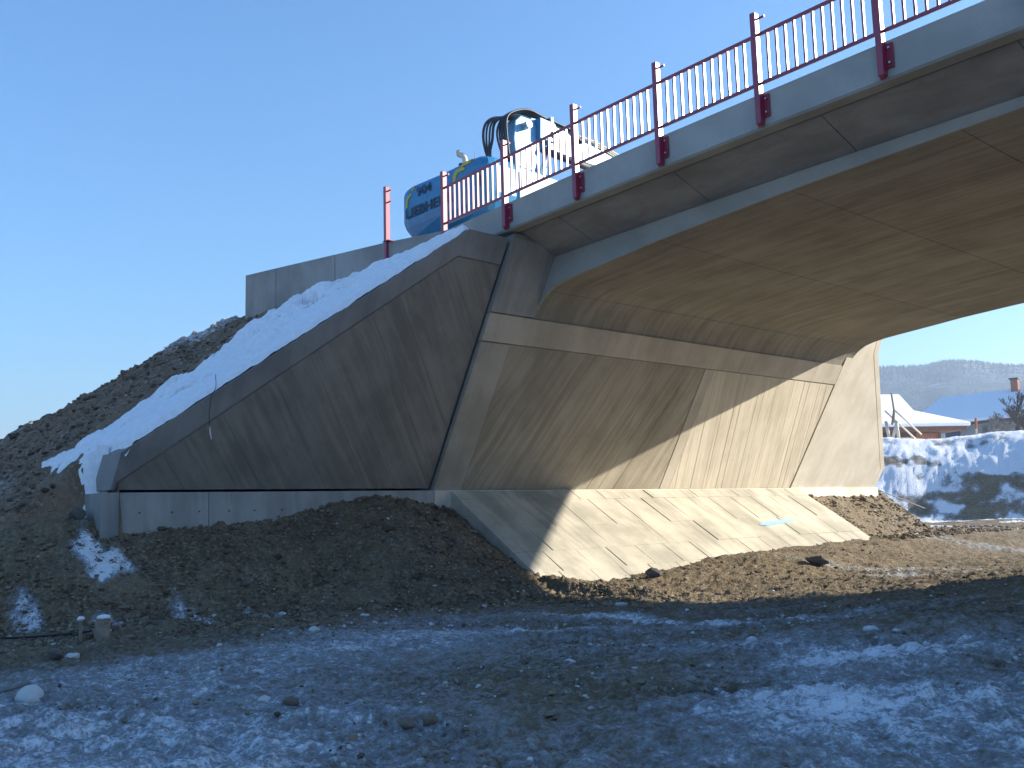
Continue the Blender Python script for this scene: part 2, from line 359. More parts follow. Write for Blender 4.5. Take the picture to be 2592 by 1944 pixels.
gz += 0.05 * np.sin(rad * 17) * np.exp(-((rad - .85) ** 2) / .16) * (fbm(gx, gy, 1.5, 2, 8) + .8)
fr = frostmap(gx, gy)
fr = fr + np.clip(rut * 3.2 + rel * 2.2, -.3, .3)
dd_ = -.43 * gx + .903 * gy
sd_ = .903 * gx + .43 * gy
farf = 0.48 + 1.0 * sst(46.0, 49.6, dd_ + 1.6 * fbm(gx, gy, 0.22, 4, 61)) + 2.3 * fbm(sd_ * .55, dd_ * 1.2, 0.75, 5, 63, .7) - .5 * sst(45.5, 43.5, dd_)
farf = np.where(dd_ < 56, (farf - .6) * 2.2 + .6, farf)
fr = np.where(dd_ > 36, np.maximum(farf, sst(50, 52, dd_) * 1.6), fr)
fr = fr * (1 - 0.75 * heap) - heap * 0.1
# small snow patches: foot of the far cone, below the left end of the footing
for (px_, py_, sx_, sy_, a_) in ((-15.6, 31.6, .9, 1.5, .9), (-13.2, 30.2, .7, .5, .55), (-9.0, 17.6, 1.6, .3, .5), (-7.6, 16.0, 1.2, .25, .6), (-11.0, 25.0, 1.0, .4, .4), (-14.55, 4.75, .28, .14, 1.1), (-14.3, 5.05, .16, .22, 1.0), (-13.9, 3.75, .35, .12, .8), (-13.2, 4.6, .35, .12, .7), (-12.9, 5.6, .5, .12, .8), (-12.4, 6.4, .5, .12, .6), (-14.6, 2.9, .5, .2, .6)):
    fr = fr + 1.25 * a_ * sst(.30, .80, np.exp(-((gx - px_) ** 2 / (2 * (sx_ * 1.3) ** 2) + (gy - py_) ** 2 / (2 * (sy_ * 1.3) ** 2))) + .30 * fbm(gx, gy, 3.2, 4, 121, .65))
grid_obj('ground', gx, gy, gz, M['ground'], frost=fr)
ax = np.concatenate([-np.geomspace(3000, 80, 30), np.linspace(-75, 40, 116), np.geomspace(45, 3000, 30)])
ay = np.concatenate([-np.geomspace(3000, 20, 40), np.linspace(-18, 75, 94), np.geomspace(80, 3000, 40)])
AX, AY = np.meshgrid(ax, ay); AZ = np.maximum(G(AX, AY), -1.35); AZ = np.minimum(AZ, 12) 
RAD = np.hypot(AX, AY); ANG = np.abs((np.arctan2(AY, AX) - FW + np.pi) % (2 * np.pi) - np.pi)
AZ = AZ - 0.35 * ((RAD < 76) & (ANG < R(44)))
grid_obj('terrain', AX, AY, AZ, M['ground'], frost=np.where(RAD > 35, 1.6, frostmap(AX, AY)))

# embankment
def emb_xf(y):
    z = np.clip(0.99 + .757 * (y - 5.19), .44, 4.7); z = np.where(y > 24.4, np.clip(4.25 - .97 * (y - 24.4), .44, 4.7), z)
    xf = -14.88 + .572 * (z - .44) - .42
    return np.where(y < 5.24, -12.6, np.where(y > 27.86, -15.35, xf))
yy = np.concatenate([np.linspace(1.0, 5.235, 90), np.linspace(5.245, 11.5, 170), np.linspace(11.6, 24, 14), np.linspace(24.2, 27.85, 24), np.linspace(27.87, 38, 130)])
ss = np.concatenate([np.linspace(0, 16, 330), np.linspace(16.3, 45, 60)])
SS, YY = np.meshgrid(ss, yy); XX = emb_xf(YY) - SS
ZZ = E(XX, YY)
lump = (np.abs(fbm(XX, YY, 1.3, 5, 71, .62)) * 0.30 + fbm(XX, YY, 6, 3, 75) * 0.05) * sst(0.6, 3.8, SS) * (YY < 11)
ZZ = ZZ + np.where(YY < 11, lump, fbm(XX, YY, 1.2, 5, 71, .65) * .16)
ef = 0.05 + 0.35 * fbm(XX, YY, 0.5, 4, 77) + 0.9 * np.exp(-((XX + 22.3) ** 2 / 2.8 + (YY - 9.9) ** 2 / 0.9)) + .45 * np.exp(-((XX + 27) ** 2 / 3 + (YY - 7.1) ** 2 / .5)) + .8 * sst(10.2, 10.9, YY)
ef = ef + .5 * np.exp(-((XX + 20) ** 2 / 1.5 + (YY - 4.6) ** 2 / .12))
grid_obj('embankment', XX, YY, ZZ, M['earth'], frost=ef)

# snow lying along the top of the wing wall
def snow_sheet(name, yy, ss, lip):
    SS, YY = np.meshgrid(ss, yy)
    XX = emb_xf(np.maximum(YY, 5.25)) - SS
    edge = np.interp(YY, [4.0, 4.7, 5.0, 5.9, 6.9, 7.45, 8.1, 9.0, 9.8, 10.9], [-16.6, -17.2, -18.0, -17.4, -17.3, -16.9, -17.2, -17.6, -17.0, -16.4])
    edge = edge + 0.50 * fbm(XX, YY, 0.9, 4, 81) + 0.30 * fbm(XX, YY, 3.0, 3, 82)
    inn = np.clip((XX - edge) / 0.45, -1, 1)
    low = np.clip((YY - np.interp(XX, [-18.6, -17.2, -16.2, -15.5], [5.05, 4.98, 4.88, 4.80]) - .20 * fbm(XX, YY, 1.6, 4, 83)) / .22, -1, 1)
    t_ = np.minimum(inn, low); t_ = np.where(t_ > 0, 0.15 * np.sqrt(np.maximum(t_, 0)), 0.6 * t_)
    lumpS = (np.abs(fbm(XX, YY, 1.3, 5, 71, .62)) * 0.30) * sst(0.6, 3.8, np.maximum(SS, 0))
    zz = E(XX, YY) + lumpS * .9 * sst(9.9, 8.6, YY) + t_ + 0.06 * fbm(XX, YY, 1.5, 4, 85) * sst(-.3, .6, SS) + .035 * fbm(XX, YY, 7, 4, 86, .6)
    zz = zz + 0.20 * np.maximum(fbm(XX, YY, 2.6, 4, 87), 0) * sst(7.2, 8.6, YY) * sst(.8, 2.2, SS)
    # soil clods breaking through
    zz = zz - 0.5 * sst(.30, .48, fbm(XX, YY, 2.6, 4, 88, .6)) * sst(.5, 1.2, SS)
    if lip: zz = zz - (1 - sst(5.245, 5.36, YY)) * .14
    if lip: zz = zz - (1 - sst(-0.37, -0.28, SS)) * 0.10
    return grid_obj(name, XX, YY, zz, M['snow'], kind='stuff')
snow_sheet('snow_strip', np.linspace(5.245, 10.22, 300), np.concatenate([np.linspace(-0.37, -0.28, 6), np.linspace(-0.26, 5.6, 300)]), True)
snow_sheet('snow_tail', np.linspace(4.1, 5.24, 90), np.linspace(0.32, 5.6, 270), False)

# ------------------------------------------------------------------ loose stones
def ico():
    t = (1 + 5 ** .5) / 2
    v = np.array([(-1, t, 0), (1, t, 0), (-1, -t, 0), (1, -t, 0), (0, -1, t), (0, 1, t), (0, -1, -t), (0, 1, -t), (t, 0, -1), (t, 0, 1), (-t, 0, -1), (-t, 0, 1)], float)
    f = np.array([(0, 11, 5), (0, 5, 1), (0, 1, 7), (0, 7, 10), (0, 10, 11), (1, 5, 9), (5, 11, 4), (11, 10, 2), (10, 7, 6), (7, 1, 8), (3, 9, 4), (3, 4, 2), (3, 2, 6), (3, 6, 8), (3, 8, 9), (4, 9, 5), (2, 4, 11), (6, 2, 10), (8, 6, 7), (9, 8, 1)])
    return v / np.linalg.norm(v[0]), f
IV, IF = ico()
def stones(name, px, py, pz, sz, tone, kind='stuff'):
    n = len(px); v = IV[None] * (1 + RNG.uniform(-.3, .3, (n, 12, 1)))
    sc = np.stack([RNG.uniform(.7, 1.3, n), RNG.uniform(.7, 1.3, n), RNG.uniform(.45, .9, n)], -1)
    v = v * sc[:, None]; a = RNG.uniform(0, 6.28, n); c, s = np.cos(a)[:, None], np.sin(a)[:, None]
    x = v[..., 0] * c - v[..., 1] * s; y = v[..., 0] * s + v[..., 1] * c
    v = np.stack([x, y, v[..., 2]], -1) * sz[:, None, None] + np.stack([px, py, pz], -1)[:, None]
    f = (IF[None] + (np.arange(n) * 12)[:, None, None]).reshape(-1, 3)
    me = bpy.data.meshes.new(name); me.from_pydata(v.reshape(-1, 3).tolist(), [], f.tolist())
    at = me.attributes.new('tone', 'FLOAT', 'POINT'); at.data.foreach_set('value', np.repeat(tone, 12).astype(np.float32))
    me.materials.append(M['stones']); o = bpy.data.objects.new(name, me); COL.objects.link(o); o['kind'] = kind; return o
def gsurf(x, y):
    return G(x, y) + fbm(x, y, 1.6, 5, 31, 0.6) * 0.055
n = 22000
x = RNG.uniform(-15, -9.0, n); y = RNG.uniform(2.8, 12.6, n)
k = (x < -9.2 - .75 * np.maximum(9.5 - y, 0) * .55 + RNG.normal(0, .35, n)) & ~((y > 11.5) & (x < -12.4))
x, y = x[k], y[k]; sz = np.clip(RNG.lognormal(-4.25, .5, len(x)), .008, .085)
stones('heap_gravel', x, y, gsurf(x, y) + sz * .2, sz, RNG.uniform(0, .965, len(x)) ** 1.2)
n = 9000
x = RNG.uniform(-12.6, -1.5, n); y = RNG.uniform(2.0, 22, n); k = RNG.uniform(0, 1, n) < np.interp(y, [2, 8, 9.5, 11, 14, 22], [.12, .2, .5, .9, .9, .5])
k &= (x * x + y * y > 16) & (frostmap(x, y) < .62); x, y = x[k], y[k]; sz = np.clip(RNG.lognormal(-4.5, .5, len(x)), .005, .05)
stones('bed_gravel', x, y, gsurf(x, y) + sz * .3, sz, RNG.uniform(0, 1, len(x)))
n = 14000
y = RNG.uniform(2.6, 10.2, n); x = emb_xf(np.maximum(y, 5.2)) - RNG.uniform(1.5, 16, n)
k = x < np.interp(y, [4.0, 4.6, 5.0, 5.9, 6.9, 7.45, 8.1, 9.0, 10], [-13.5, -15.5, -18.4, -18.2, -18.6, -17.7, -17.7, -18.2, -18.2]) + RNG.normal(0, .25, n)
x, y = x[k], y[k]; sz = np.clip(RNG.lognormal(-3.75, .55, len(x)), .015, .14)
ze = E(x, y) + (np.abs(fbm(x, y, 1.3, 5, 71, .62)) * 0.30) * .9
stones('embankment_rubble', x, y, ze + sz * .15, sz, np.where((x > -23.8) & (x < -20.5) & (y > 9.2), .9 + .1 * RNG.uniform(0, 1, len(x)), RNG.uniform(0, .96, len(x)) ** 1.3))
n = 3500
x = RNG.uniform(-15, -11.8, n); y = RNG.uniform(23.6, 32, n); sz = np.clip(RNG.lognormal(-3.6, .5, n), .015, .11)
stones('cone_gravel', x, y, np.where(y > 27.9, np.maximum(gsurf(x, y), E(x, y)), gsurf(x, y)) + sz * .2, sz, RNG.uniform(0, .97, n))

# ------------------------------------------------------------------ abutment
def wp(y, s, off=0.0): return (-14.88 + .4965 * s + off * .868, y, .44 + .868 * s - off * .4965)
def clip(poly, a, b, c):      # keep a*y+b*s>=c
    out = []
    for i in range(len(poly)):
        p, q = poly[i], poly[(i + 1) % len(poly)]; dp = a * p[0] + b * p[1] - c; dq = a * q[0] + b * q[1] - c
        if dp >= 0: out.append(p)
        if dp * dq < 0: t = dp / (dp - dq); out.append((p[0] + (q[0] - p[0]) * t, p[1] + (q[1] - p[1]) * t))
    return out
def plate(poly, off, thick, mb=None):
    mb = mb or MB(); F_ = [wp(y, s, off) for y, s in poly]; return mb.prism([(a - thick * 1.15, b, c) for a, b, c in F_], F_)
def boards(poly, off, deg, width, amp, seed, thick=.05):
    rnd = random.Random(seed); c, s = math.cos(R(deg)), math.sin(R(deg))       # across direction (c,-s)
    vals = [p[0] * c - p[1] * s for p in poly]; t = min(vals); mb = MB()
    while t < max(vals):
        w_ = width * rnd.uniform(.85, 1.15); q = clip(clip(poly, c, -s, t), -c, s, -(t + w_))
        if len(q) > 2: plate(q, off + rnd.uniform(-amp, amp), thick, mb)
        t += w_
    return mb
ab = thing('abutment', 'leaning board-marked concrete abutment carrying the left end of the bridge', 'abutment', (-14.9, 15, -1.2))
# solid cores behind the facing
core = MB(); plate([(11.16, -.02), (24.0, -.02), (24.0, 5.1), (11.16, 5.1)], -.02, .50, core)
mk('wall_core', core, M['grey'], ab)
P = [(11.14, 0), (11.80, 0), (11.84, 3.02), (11.84, 3.05), (11.14, 3.05)]
mk('border_panel', plate(P, .03, .1), M['strip'], ab, bevel=.006)
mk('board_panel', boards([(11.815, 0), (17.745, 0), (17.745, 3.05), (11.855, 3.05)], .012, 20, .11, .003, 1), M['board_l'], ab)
mk('joint_strip', plate([(17.77, 0), (18.10, 0), (18.10, 3.05), (17.77, 3.05)], .018, .08), M['strip2'], ab, bevel=.004)
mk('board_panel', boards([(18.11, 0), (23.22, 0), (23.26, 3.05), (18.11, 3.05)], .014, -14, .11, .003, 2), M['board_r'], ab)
mk('border_panel', plate([(11.14, 3.075), (23.28, 3.075), (23.28, 3.61), (11.14, 3.61)], .03, .1), M['strip2'], ab, bevel=.006)
mk('closure_panel', boards([(11.14, 3.64), (12.19, 3.64), (12.19, 5.03), (11.14, 5.03)], .03, 0, .11, .002, 3, .1), M['grey'], ab)
# far wing, same leaning plane
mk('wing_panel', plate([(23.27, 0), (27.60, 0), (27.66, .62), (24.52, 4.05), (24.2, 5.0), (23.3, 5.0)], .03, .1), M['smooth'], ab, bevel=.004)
mk('wing_edge', plate([(27.64, 0), (27.86, 0), (27.92, .66), (24.78, 4.10), (24.53, 5.0), (24.25, 5.0), (24.565, 4.07), (27.70, .635)], .015, .42), M['smooth'], ab, bevel=.004)
mk('wing_core', plate([(23.9, 0), (27.80, 0), (27.84, .64), (24.62, 4.05), (24.35, 5.0), (23.9, 5.0)], -.03, .45), M['grey'], ab)
# near wing wall (separated by a joint)
wg = thing('wing_wall', 'dark shaded wing wall sloping down under a strip of snow', 'wing wall', (-14.9, 8.2, -1.0))
mk('wall_core', plate([(5.22, 0), (5.24, .55), (10.24, 4.92), (11.09, 4.96), (11.09, 0)], -.075, .42), M['grey'], wg)
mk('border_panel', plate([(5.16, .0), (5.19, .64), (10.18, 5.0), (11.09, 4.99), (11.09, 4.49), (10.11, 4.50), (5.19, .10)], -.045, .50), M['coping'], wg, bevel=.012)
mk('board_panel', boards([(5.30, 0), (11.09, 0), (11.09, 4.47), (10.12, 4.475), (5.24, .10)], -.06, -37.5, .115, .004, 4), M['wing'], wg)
ew = MB(); e0, e1, e2, e3 = wp(5.15, 0, -.05), wp(5.19, .64, -.05), wp(5.27, .66, -.05), wp(5.22, 0, -.05)
bk = lambda q, d: (q[0] - d, q[1], q[2])
ew.prism([e0, bk(e0, .80), bk(e1, .80), e1], [e3, bk(e3, .80), bk(e2, .80), e2])
mk('end_panel', ew, M['grey'], wg, bevel=.01)
# footing in cast lengths
ft = thing('footing', 'long grey concrete footing beam along the foot of the leaning wall', 'footing', (-14.9, 16, -1.5))
cuts = [4.98, 6.65, 11.12, 13.3, 15.5, 17.7, 19.9, 22.1, 24.2, 27.92]
for i in range(len(cuts) - 1):
    y0, y1 = cuts[i] + .004, cuts[i + 1] - .004
    mb = MB().prism([(-15.55, y0, -1.7), (-14.78, y0, -1.7), (-14.80, y0, .425), (-15.55, y0, .425)], [(-15.55, y1, -1.7), (-14.78, y1, -1.7), (-14.80, y1, .425), (-15.55, y1, .425)])
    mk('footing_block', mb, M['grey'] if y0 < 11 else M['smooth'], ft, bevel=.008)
th_mb = MB()
for k in range(13):
    for zz_ in (.12,):
        y_ = 5.55 + k * .47 + (.03 if k % 2 else 0); th_mb.tube([(-14.80, y_, zz_), (-14.775, y_, zz_)], .011, 8)
mk('tie_holes', th_mb, M['dark'], ft, kind='stuff')
# ------------------------------------------------------------------ revetment of slabs
rv = thing('revetment', 'sunlit sloping apron of concrete slabs below the abutment wall', 'revetment', (-14, 17.5, -1.6))
TH = 0.57
rd = (0.842, 0, -0.539); rn = (0.539, 0, 0.842)
def rp(y, t, off=0): return (-14.79 + rd[0] * t + rn[0] * off, y, .412 + rd[2] * t + rn[2] * off)
mk('bed', MB().prism([rp(11.5, 0, -.30), rp(23.5, 0, -.30), rp(23.5, 3.6, -.30), rp(11.5, 3.6, -.30)], [rp(11.5, 0, -.012), rp(23.5, 0, -.012), rp(23.5, 3.6, -.012), rp(11.5, 3.6, -.012)]), M['slab'], rv)
rows = [(0, .36, 0.82), (.36, 1.34, .82), (1.34, 2.12, 1.64), (2.12, 2.75, .82), (2.75, 3.6, .82)]
rnd = random.Random(5)
for ri, (t0, t1, wd) in enumerate(rows):
    y = 11.5; first = True
    while y < 23.49:
        y1 = y + wd * rnd.uniform(.93, 1.07) * (rnd.uniform(.5, 1) if first and ri != 1 else 1); first = False
        if y1 > 23.25: y1 = 23.5
        g = .009 if ri in (1,) else .005; h = rnd.uniform(-.004, .008); sk = rnd.uniform(-.02, .02)
        top = [rp(y + g, t0 + .006, h), rp(y1 - g, t0 + .006, h + rnd.uniform(-.004, .004)), rp(y1 - g + sk, t1 - .006, h), rp(y + g + sk, t1 - .006, h)]
        bot = [rp(y + g, t0 + .006, -.1), rp(y1 - g, t0 + .006, -.1), rp(y1 - g + sk, t1 - .006, -.1), rp(y + g + sk, t1 - .006, -.1)]
        mk('slab', MB().prism(bot, top), M['slab'], rv, bevel=.006, seg=1); y = y1
ip = MB(); 
pts = [(19.55, 1.66), (19.9, 1.56), (20.5, 1.50), (21.2, 1.49), (21.25, 1.53), (20.9, 1.60), (20.3, 1.66), (19.8, 1.72)]
ip.prism([rp(a, b, .0) for a, b in pts], [rp(a, b, .022) for a, b in pts])
tag(mk('ice_patch', ip, M['ice'], None), 'small pale blue ice patch on the sunlit slabs', 'ice patch')

# ------------------------------------------------------------------ bridge deck
def gzf(x): return 5.68 - .00134 * (x - 2) ** 2
XM = 0.2
def dep(x):
    u = abs(x - XM) ; return float(np.interp(u, [0, 4, 7.7, 10.1, 10.9, 11.6, 12.1, 12.45, 12.75, 12.95, 13.1, 13.22, 13.3], [.86, .90, 1.0, 1.10, 1.16, 1.205, 1.235, 1.27, 1.34, 1.44, 1.56, 1.70, 1.83]))
bd = thing('bridge_deck', 'wide concrete bridge deck arching overhead from the abutment to the upper right', 'bridge deck', (XM, 18, 5))
xs = [-13.1, -12.98, -12.9, -12.75, -12.55, -12.3, -12, -11.6, -11.2, -10.6, -10, -9, -8, -7, -6, -5, -4, -3, -2, -1, 0, 2, 4, 6, 8, 9, 10, 11, 11.6, 12, 12.4, 12.7, 12.9, 13.1, 13.3, 13.45]
xs = [min(max(x, -13.1), 13.45) for x in xs]
def sweep(xs, prof):          # prof(x)-> list of (y,z)
    mb = MB(); A = [[(x, y, z) for y, z in prof(x)] for x in xs]; n = len(A[0])
    vs = [p for a in A for p in a]; fs = [tuple(range(n)), tuple(range((len(A) - 1) * n, len(A) * n))[::-1]]
    for i in range(len(A) - 1):
        for k in range(n): fs.append((i * n + k, i * n + (k + 1) % n, (i + 1) * n + (k + 1) % n, (i + 1) * n + k))
    return mb.add(vs, fs)
YN0, YN1, YF0, YF1 = 12.2, 12.2, 23.6, 23.6
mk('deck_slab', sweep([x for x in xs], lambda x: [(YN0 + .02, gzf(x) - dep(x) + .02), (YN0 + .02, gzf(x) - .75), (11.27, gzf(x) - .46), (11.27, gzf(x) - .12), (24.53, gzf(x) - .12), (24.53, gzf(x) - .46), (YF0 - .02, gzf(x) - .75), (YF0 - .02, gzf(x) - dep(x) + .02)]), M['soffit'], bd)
joints = [-13.1, -12.62, -10.0, -7.5, -5.0, -2.5, 0, 2.5, 5, 7.5, 10, 13.45]
for a, b in zip(joints[:-1], joints[1:]):
    q = [a + .006] + [x for x in xs if a + .05 < x < b - .05] + [b - .006]
    if a < -13 : q = [-13.1, -13.06, -13.0, -12.95, -12.88, -12.8, -12.7, -12.626]
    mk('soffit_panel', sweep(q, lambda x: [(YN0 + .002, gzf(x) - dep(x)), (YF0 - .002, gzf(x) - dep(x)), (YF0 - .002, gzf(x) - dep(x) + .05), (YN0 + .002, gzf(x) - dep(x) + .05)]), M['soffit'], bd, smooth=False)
for side, (ya, yb) in (('n', (11.30, 12.19)), ('f', (24.50, 23.61))):
    for a, b in zip([-13.1, -11.4, -8.9, -6.4, -3.9, -1.4, 1.1, 4, 7, 10], [-11.4, -8.9, -6.4, -3.9, -1.4, 1.1, 4, 7, 10, 13.4]):
        q = list(np.linspace(a + .008, b - .008, 5))
        mk('cantilever_panel', sweep(q, lambda x: [(ya, gzf(x) - .48), (yb, gzf(x) - .775), (yb, gzf(x) - .74), (ya, gzf(x) - .45)]), M['grey'], bd)
for yw, o_ in ((12.2, -1), (23.6, 1)):
    mk('web_face', sweep([x for x in xs if x >= -13.05 and x <= 13.3], lambda x: [(yw, gzf(x) - dep(x) - .004), (yw, gzf(x) - .772), (yw + .035 * -o_, gzf(x) - .772), (yw + .035 * -o_, gzf(x) - dep(x) - .004)]), M['fascia'], bd)
fx = list(np.linspace(-14.15, 16, 60))
mk('edge_beam', sweep(fx, lambda x: [(11.0, gzf(x) - .47), (11.03, gzf(x) - .50), (11.24, gzf(x) - .50), (11.28, gzf(x) - .47), (11.28, gzf(x) - .012), (11.26, gzf(x)), (11.012, gzf(x)), (11.0, gzf(x) - .012)]), M['fascia'], bd, label='pale grey edge beam along the near side of the deck')
mk('edge_beam', sweep(fx, lambda x: [(24.8, gzf(x) - .50), (24.52, gzf(x) - .50), (24.52, gzf(x)), (24.8, gzf(x))]), M['fascia'], bd)
# opposite abutment, out of frame
oa = MB(); 
oa.prism([(15.2, 5, -1.6), (16.6, 5, -1.6), (15.5, 9.9, 4.7), (13.4, 9.9, 4.7)], [(15.2, 27.8, -1.6), (16.6, 27.8, -1.6), (15.5, 24.6, 4.7), (13.4, 24.6, 4.7)])
oab = thing('abutment', 'opposite concrete abutment at the right end of the bridge, out of the picture', 'abutment', (15.5, 15, -1.6))
mk('wall_core', oa, M['grey'], oab)
mk('approach_slab', MB().box((13.47, 11.3, 4.0), (40, 24.5, 5.25)), M['grey'], oab)

# approach parapet wall
pw = thing('approach_wall', 'smooth grey concrete retaining wall end rising above the snowy slope', 'retaining wall', (-17, 10, 4))
pp = [(-14.10, 11.02, 5.335), (-15.4, 10.52, 5.31), (-16.75, 10.14, 5.29), (-18.4, 9.69, 5.28), (-19.32, 9.44, 5.27)]
def pwall(a, b, name, i):
    mb = MB(); q = [pp[a], pp[b]]; n_ = Vector((pp[b][1] - pp[a][1], -(pp[b][0] - pp[a][0]), 0)).normalized()
    if n_.y < 0: n_ = -n_
    f = [(x, y) for x, y, z in q]; k = [(x + n_.x * .28, y + n_.y * .28) for x, y, z in q]
    d_ = (Vector(pp[b]) - Vector(pp[a])).normalized() * .006
    ring = [(f[0][0] + d_.x, f[0][1] + d_.y, pp[a][2]), (f[1][0] - d_.x, f[1][1] - d_.y, pp[b][2]), (k[1][0] - d_.x, k[1][1] - d_.y, pp[b][2]), (k[0][0] + d_.x, k[0][1] + d_.y, pp[a][2])]
    mb.prism([(x, y, 3.2) for x, y, z in ring], ring); mk(name, mb, M['grey'], pw, bevel=.01)
for i in range(4): pwall(i, i + 1, 'wall_panel', i)
# road surface behind
mk('approach_road', MB().box((-19.2, 11.3, 4.6), (-13.2, 24.3, 5.22)), M['grey'], None, kind='structure')

# ------------------------------------------------------------------ railing
POSTX = [-14.12 + 1.757 * i for i in range(11)]
rl = thing('bridge_railing', 'crimson steel railing along the near edge of the bridge deck', 'railing', (POSTX[2], 10.94, 5.0))
PY0, PY1 = 10.885, 10.995
first = None
def put(src, name, loc, parent):
    c = src.copy(); c.name = name; COL.objects.link(c); c.parent = parent; c.location = loc; return c
def post_meshes(root, X, z, low=.46):
    pb = MB().box((X - .036, PY0, z - low), (X + .036, PY1 - .004, z + 1.13)); p = mk('post', pb, M['red'], root, bevel=.008)
    return p
def local_mesh(name, mb, mat, bevel=0, smooth=False):
    me = bpy.data.meshes.new(name); me.from_pydata(mb.v, [], mb.f); fixn(me); me.materials.append(mat)
    if smooth: me.polygons.foreach_set('use_smooth', [True] * len(me.polygons))
    return me
def inst(name, me, parent, loc, bevel=0):
    o = bpy.data.objects.new(name, me); COL.objects.link(o); o.parent = parent
    o.location = Vector(loc) - ROOT[parent]; ROOT[o] = ROOT[parent] + o.location - ROOT[parent] + Vector((0, 0, 0)); ROOT[o] = Vector(loc)
    if bevel: b = o.modifiers.new('bevel', 'BEVEL'); b.width = bevel; b.segments = 2
    return o
me_post = local_mesh('post', MB().box((-.041, -.055, -.46), (.041, .050, 1.13)), M['red'])
me_cap = local_mesh('post_foot', MB().tube([(0, 0, -.49), (0, 0, -.46)], [.035, .048], 12), M['redpl'])
me_plate = local_mesh('mounting_plate', MB().box((.036, .035, -.37), (.135, .05, -.05)), M['redpl'])
me_bolt = local_mesh('bolt', MB().tube([(0, 0, 0), (0, -.028, 0)], .016, 6), M['steel'])
me_stub = local_mesh('handrail_stub', MB().tube([(0, 0, 0), (.115, 0, .004)], .015, 8).tube([(.113, 0, .004), (.124, 0, .004)], .022, 8), M['redpl'])
me_sock = local_mesh('rail_socket', MB().tube([(0, 0, 0), (.09, 0, .002)], .023, 8), M['redpl'])
me_bal = local_mesh('baluster', MB().box((-.013, -.021, 0), (.013, .021, .66)), M['red'])
for X in POSTX:
    z = gzf(X)
    p = inst('post', me_post, rl, (X, 10.94, z), .007)
    inst('post_foot', me_cap, p, (X, 10.94, z)); inst('mounting_plate', me_plate, p, (X, 10.94, z), .004)
    for dz in (-.115, -.305): inst('bolt', me_bolt, p, (X + .088, 10.975, z + dz))
    inst('handrail_stub', me_stub, p, (X + .036, 10.94, z + 1.035))
    for dz in (.805, .105): inst('rail_socket', me_sock, p, (X + .036, 10.94, z + dz))
for a, b in zip(POSTX[:-1], POSTX[1:]):
    za, zb = gzf(a), gzf(b); x0, x1 = a + .10, b - .04
    zz0 = za + (zb - za) * (x0 - a) / (b - a); zz1 = za + (zb - za) * (x1 - a) / (b - a)
    top = None
    for nm, dz in (('top_rail', .805), ('bottom_rail', .105)):
        mb = MB().prism([(x0, 10.922, zz0 + dz - .022), (x0, 10.958, zz0 + dz - .022), (x0, 10.958, zz0 + dz + .022), (x0, 10.922, zz0 + dz + .022)], [(x1, 10.922, zz1 + dz - .022), (x1, 10.958, zz1 + dz - .022), (x1, 10.958, zz1 + dz + .022), (x1, 10.922, zz1 + dz + .022)])
        r_ = mk(nm, mb, M['red'], rl, bevel=.005); top = top or r_
    nb = 12
    for k in range(nb):
        x = a + (b - a) * (k + 1.35) / (nb + .75); z = za + (zb - za) * (x - a) / (b - a)
        inst('baluster', me_bal, top, (x, 10.94, z + .122))
lp = thing('railing_post', 'single crimson post without rails standing on the grey approach wall', 'post', (-15.42, 10.52, 5.3))
p = inst('post', me_post, lp, (-15.42, 10.52, 5.30), .007)
inst('base_plate', local_mesh('base_plate', MB().box((-.06, -.09, 0), (.15, .09, .015)), M['redpl']), lp, (-15.42, 10.54, 5.306))
inst('handrail_stub', me_stub, lp, (-15.384, 10.52, 5.30 + 1.035)); inst('handrail_stub', me_stub, lp, (-15.384, 10.52, 5.30 + .805))

# ------------------------------------------------------------------ excavator
EX = thing('excavator', 'blue excavator with folded boom parked on the bridge behind the railing', 'excavator', (-16.0, 14.2, 5.25))
def rearprof():
    pts = [(-17.62, 13.3), (-17.62, 12.80), (-17.56, 12.58), (-17.44, 12.46), (-17.2, 12.40), (-16.0, 12.38), (-14.85, 12.40), (-14.62, 12.44), (-14.52, 12.54), (-14.48, 12.70), (-14.48, 13.3)]
    return pts
cw = MB(); pr = rearprof(); levels = [(5.97, .46, .60), (6.05, .28, .42), (6.22, .12, .20), (6.42, .03, .06), (6.58, 0, 0), (7.16, 0, 0), (7.30, .03, .04), (7.38, .10, .12)]
def ring(z, ins, bk):
    cx_, cy_ = -16.05, 13.3; o_ = []
    for x_, y_ in pr:
        d_ = Vector((cx_ - x_, cy_ - y_)); l_ = d_.length; d_ = d_ / max(l_, .01)
        o_.append((x_ + d_.x * ins * 1.6, min(y_ + d_.y * (ins + bk * .6), 13.3), z))
    return o_
RG = [ring(*l_) for l_ in levels]
n_ = len(pr); vs = [q for g in RG for q in g]; fs = [tuple(range(n_))[::-1], tuple(range((len(RG) - 1) * n_, len(RG) * n_))]
for i in range(len(RG) - 1):
    for k in range(n_ - 1): fs.append((i * n_ + k, i * n_ + k + 1, (i + 1) * n_ + k + 1, (i + 1) * n_ + k))
    fs.append((i * n_ + n_ - 1, i * n_, (i + 1) * n_, (i + 1) * n_ + n_ - 1))
cw.add(vs, fs); cwo = mk('counterweight', cw, M['blue'], EX, smooth=False, bevel=.05, seg=3)
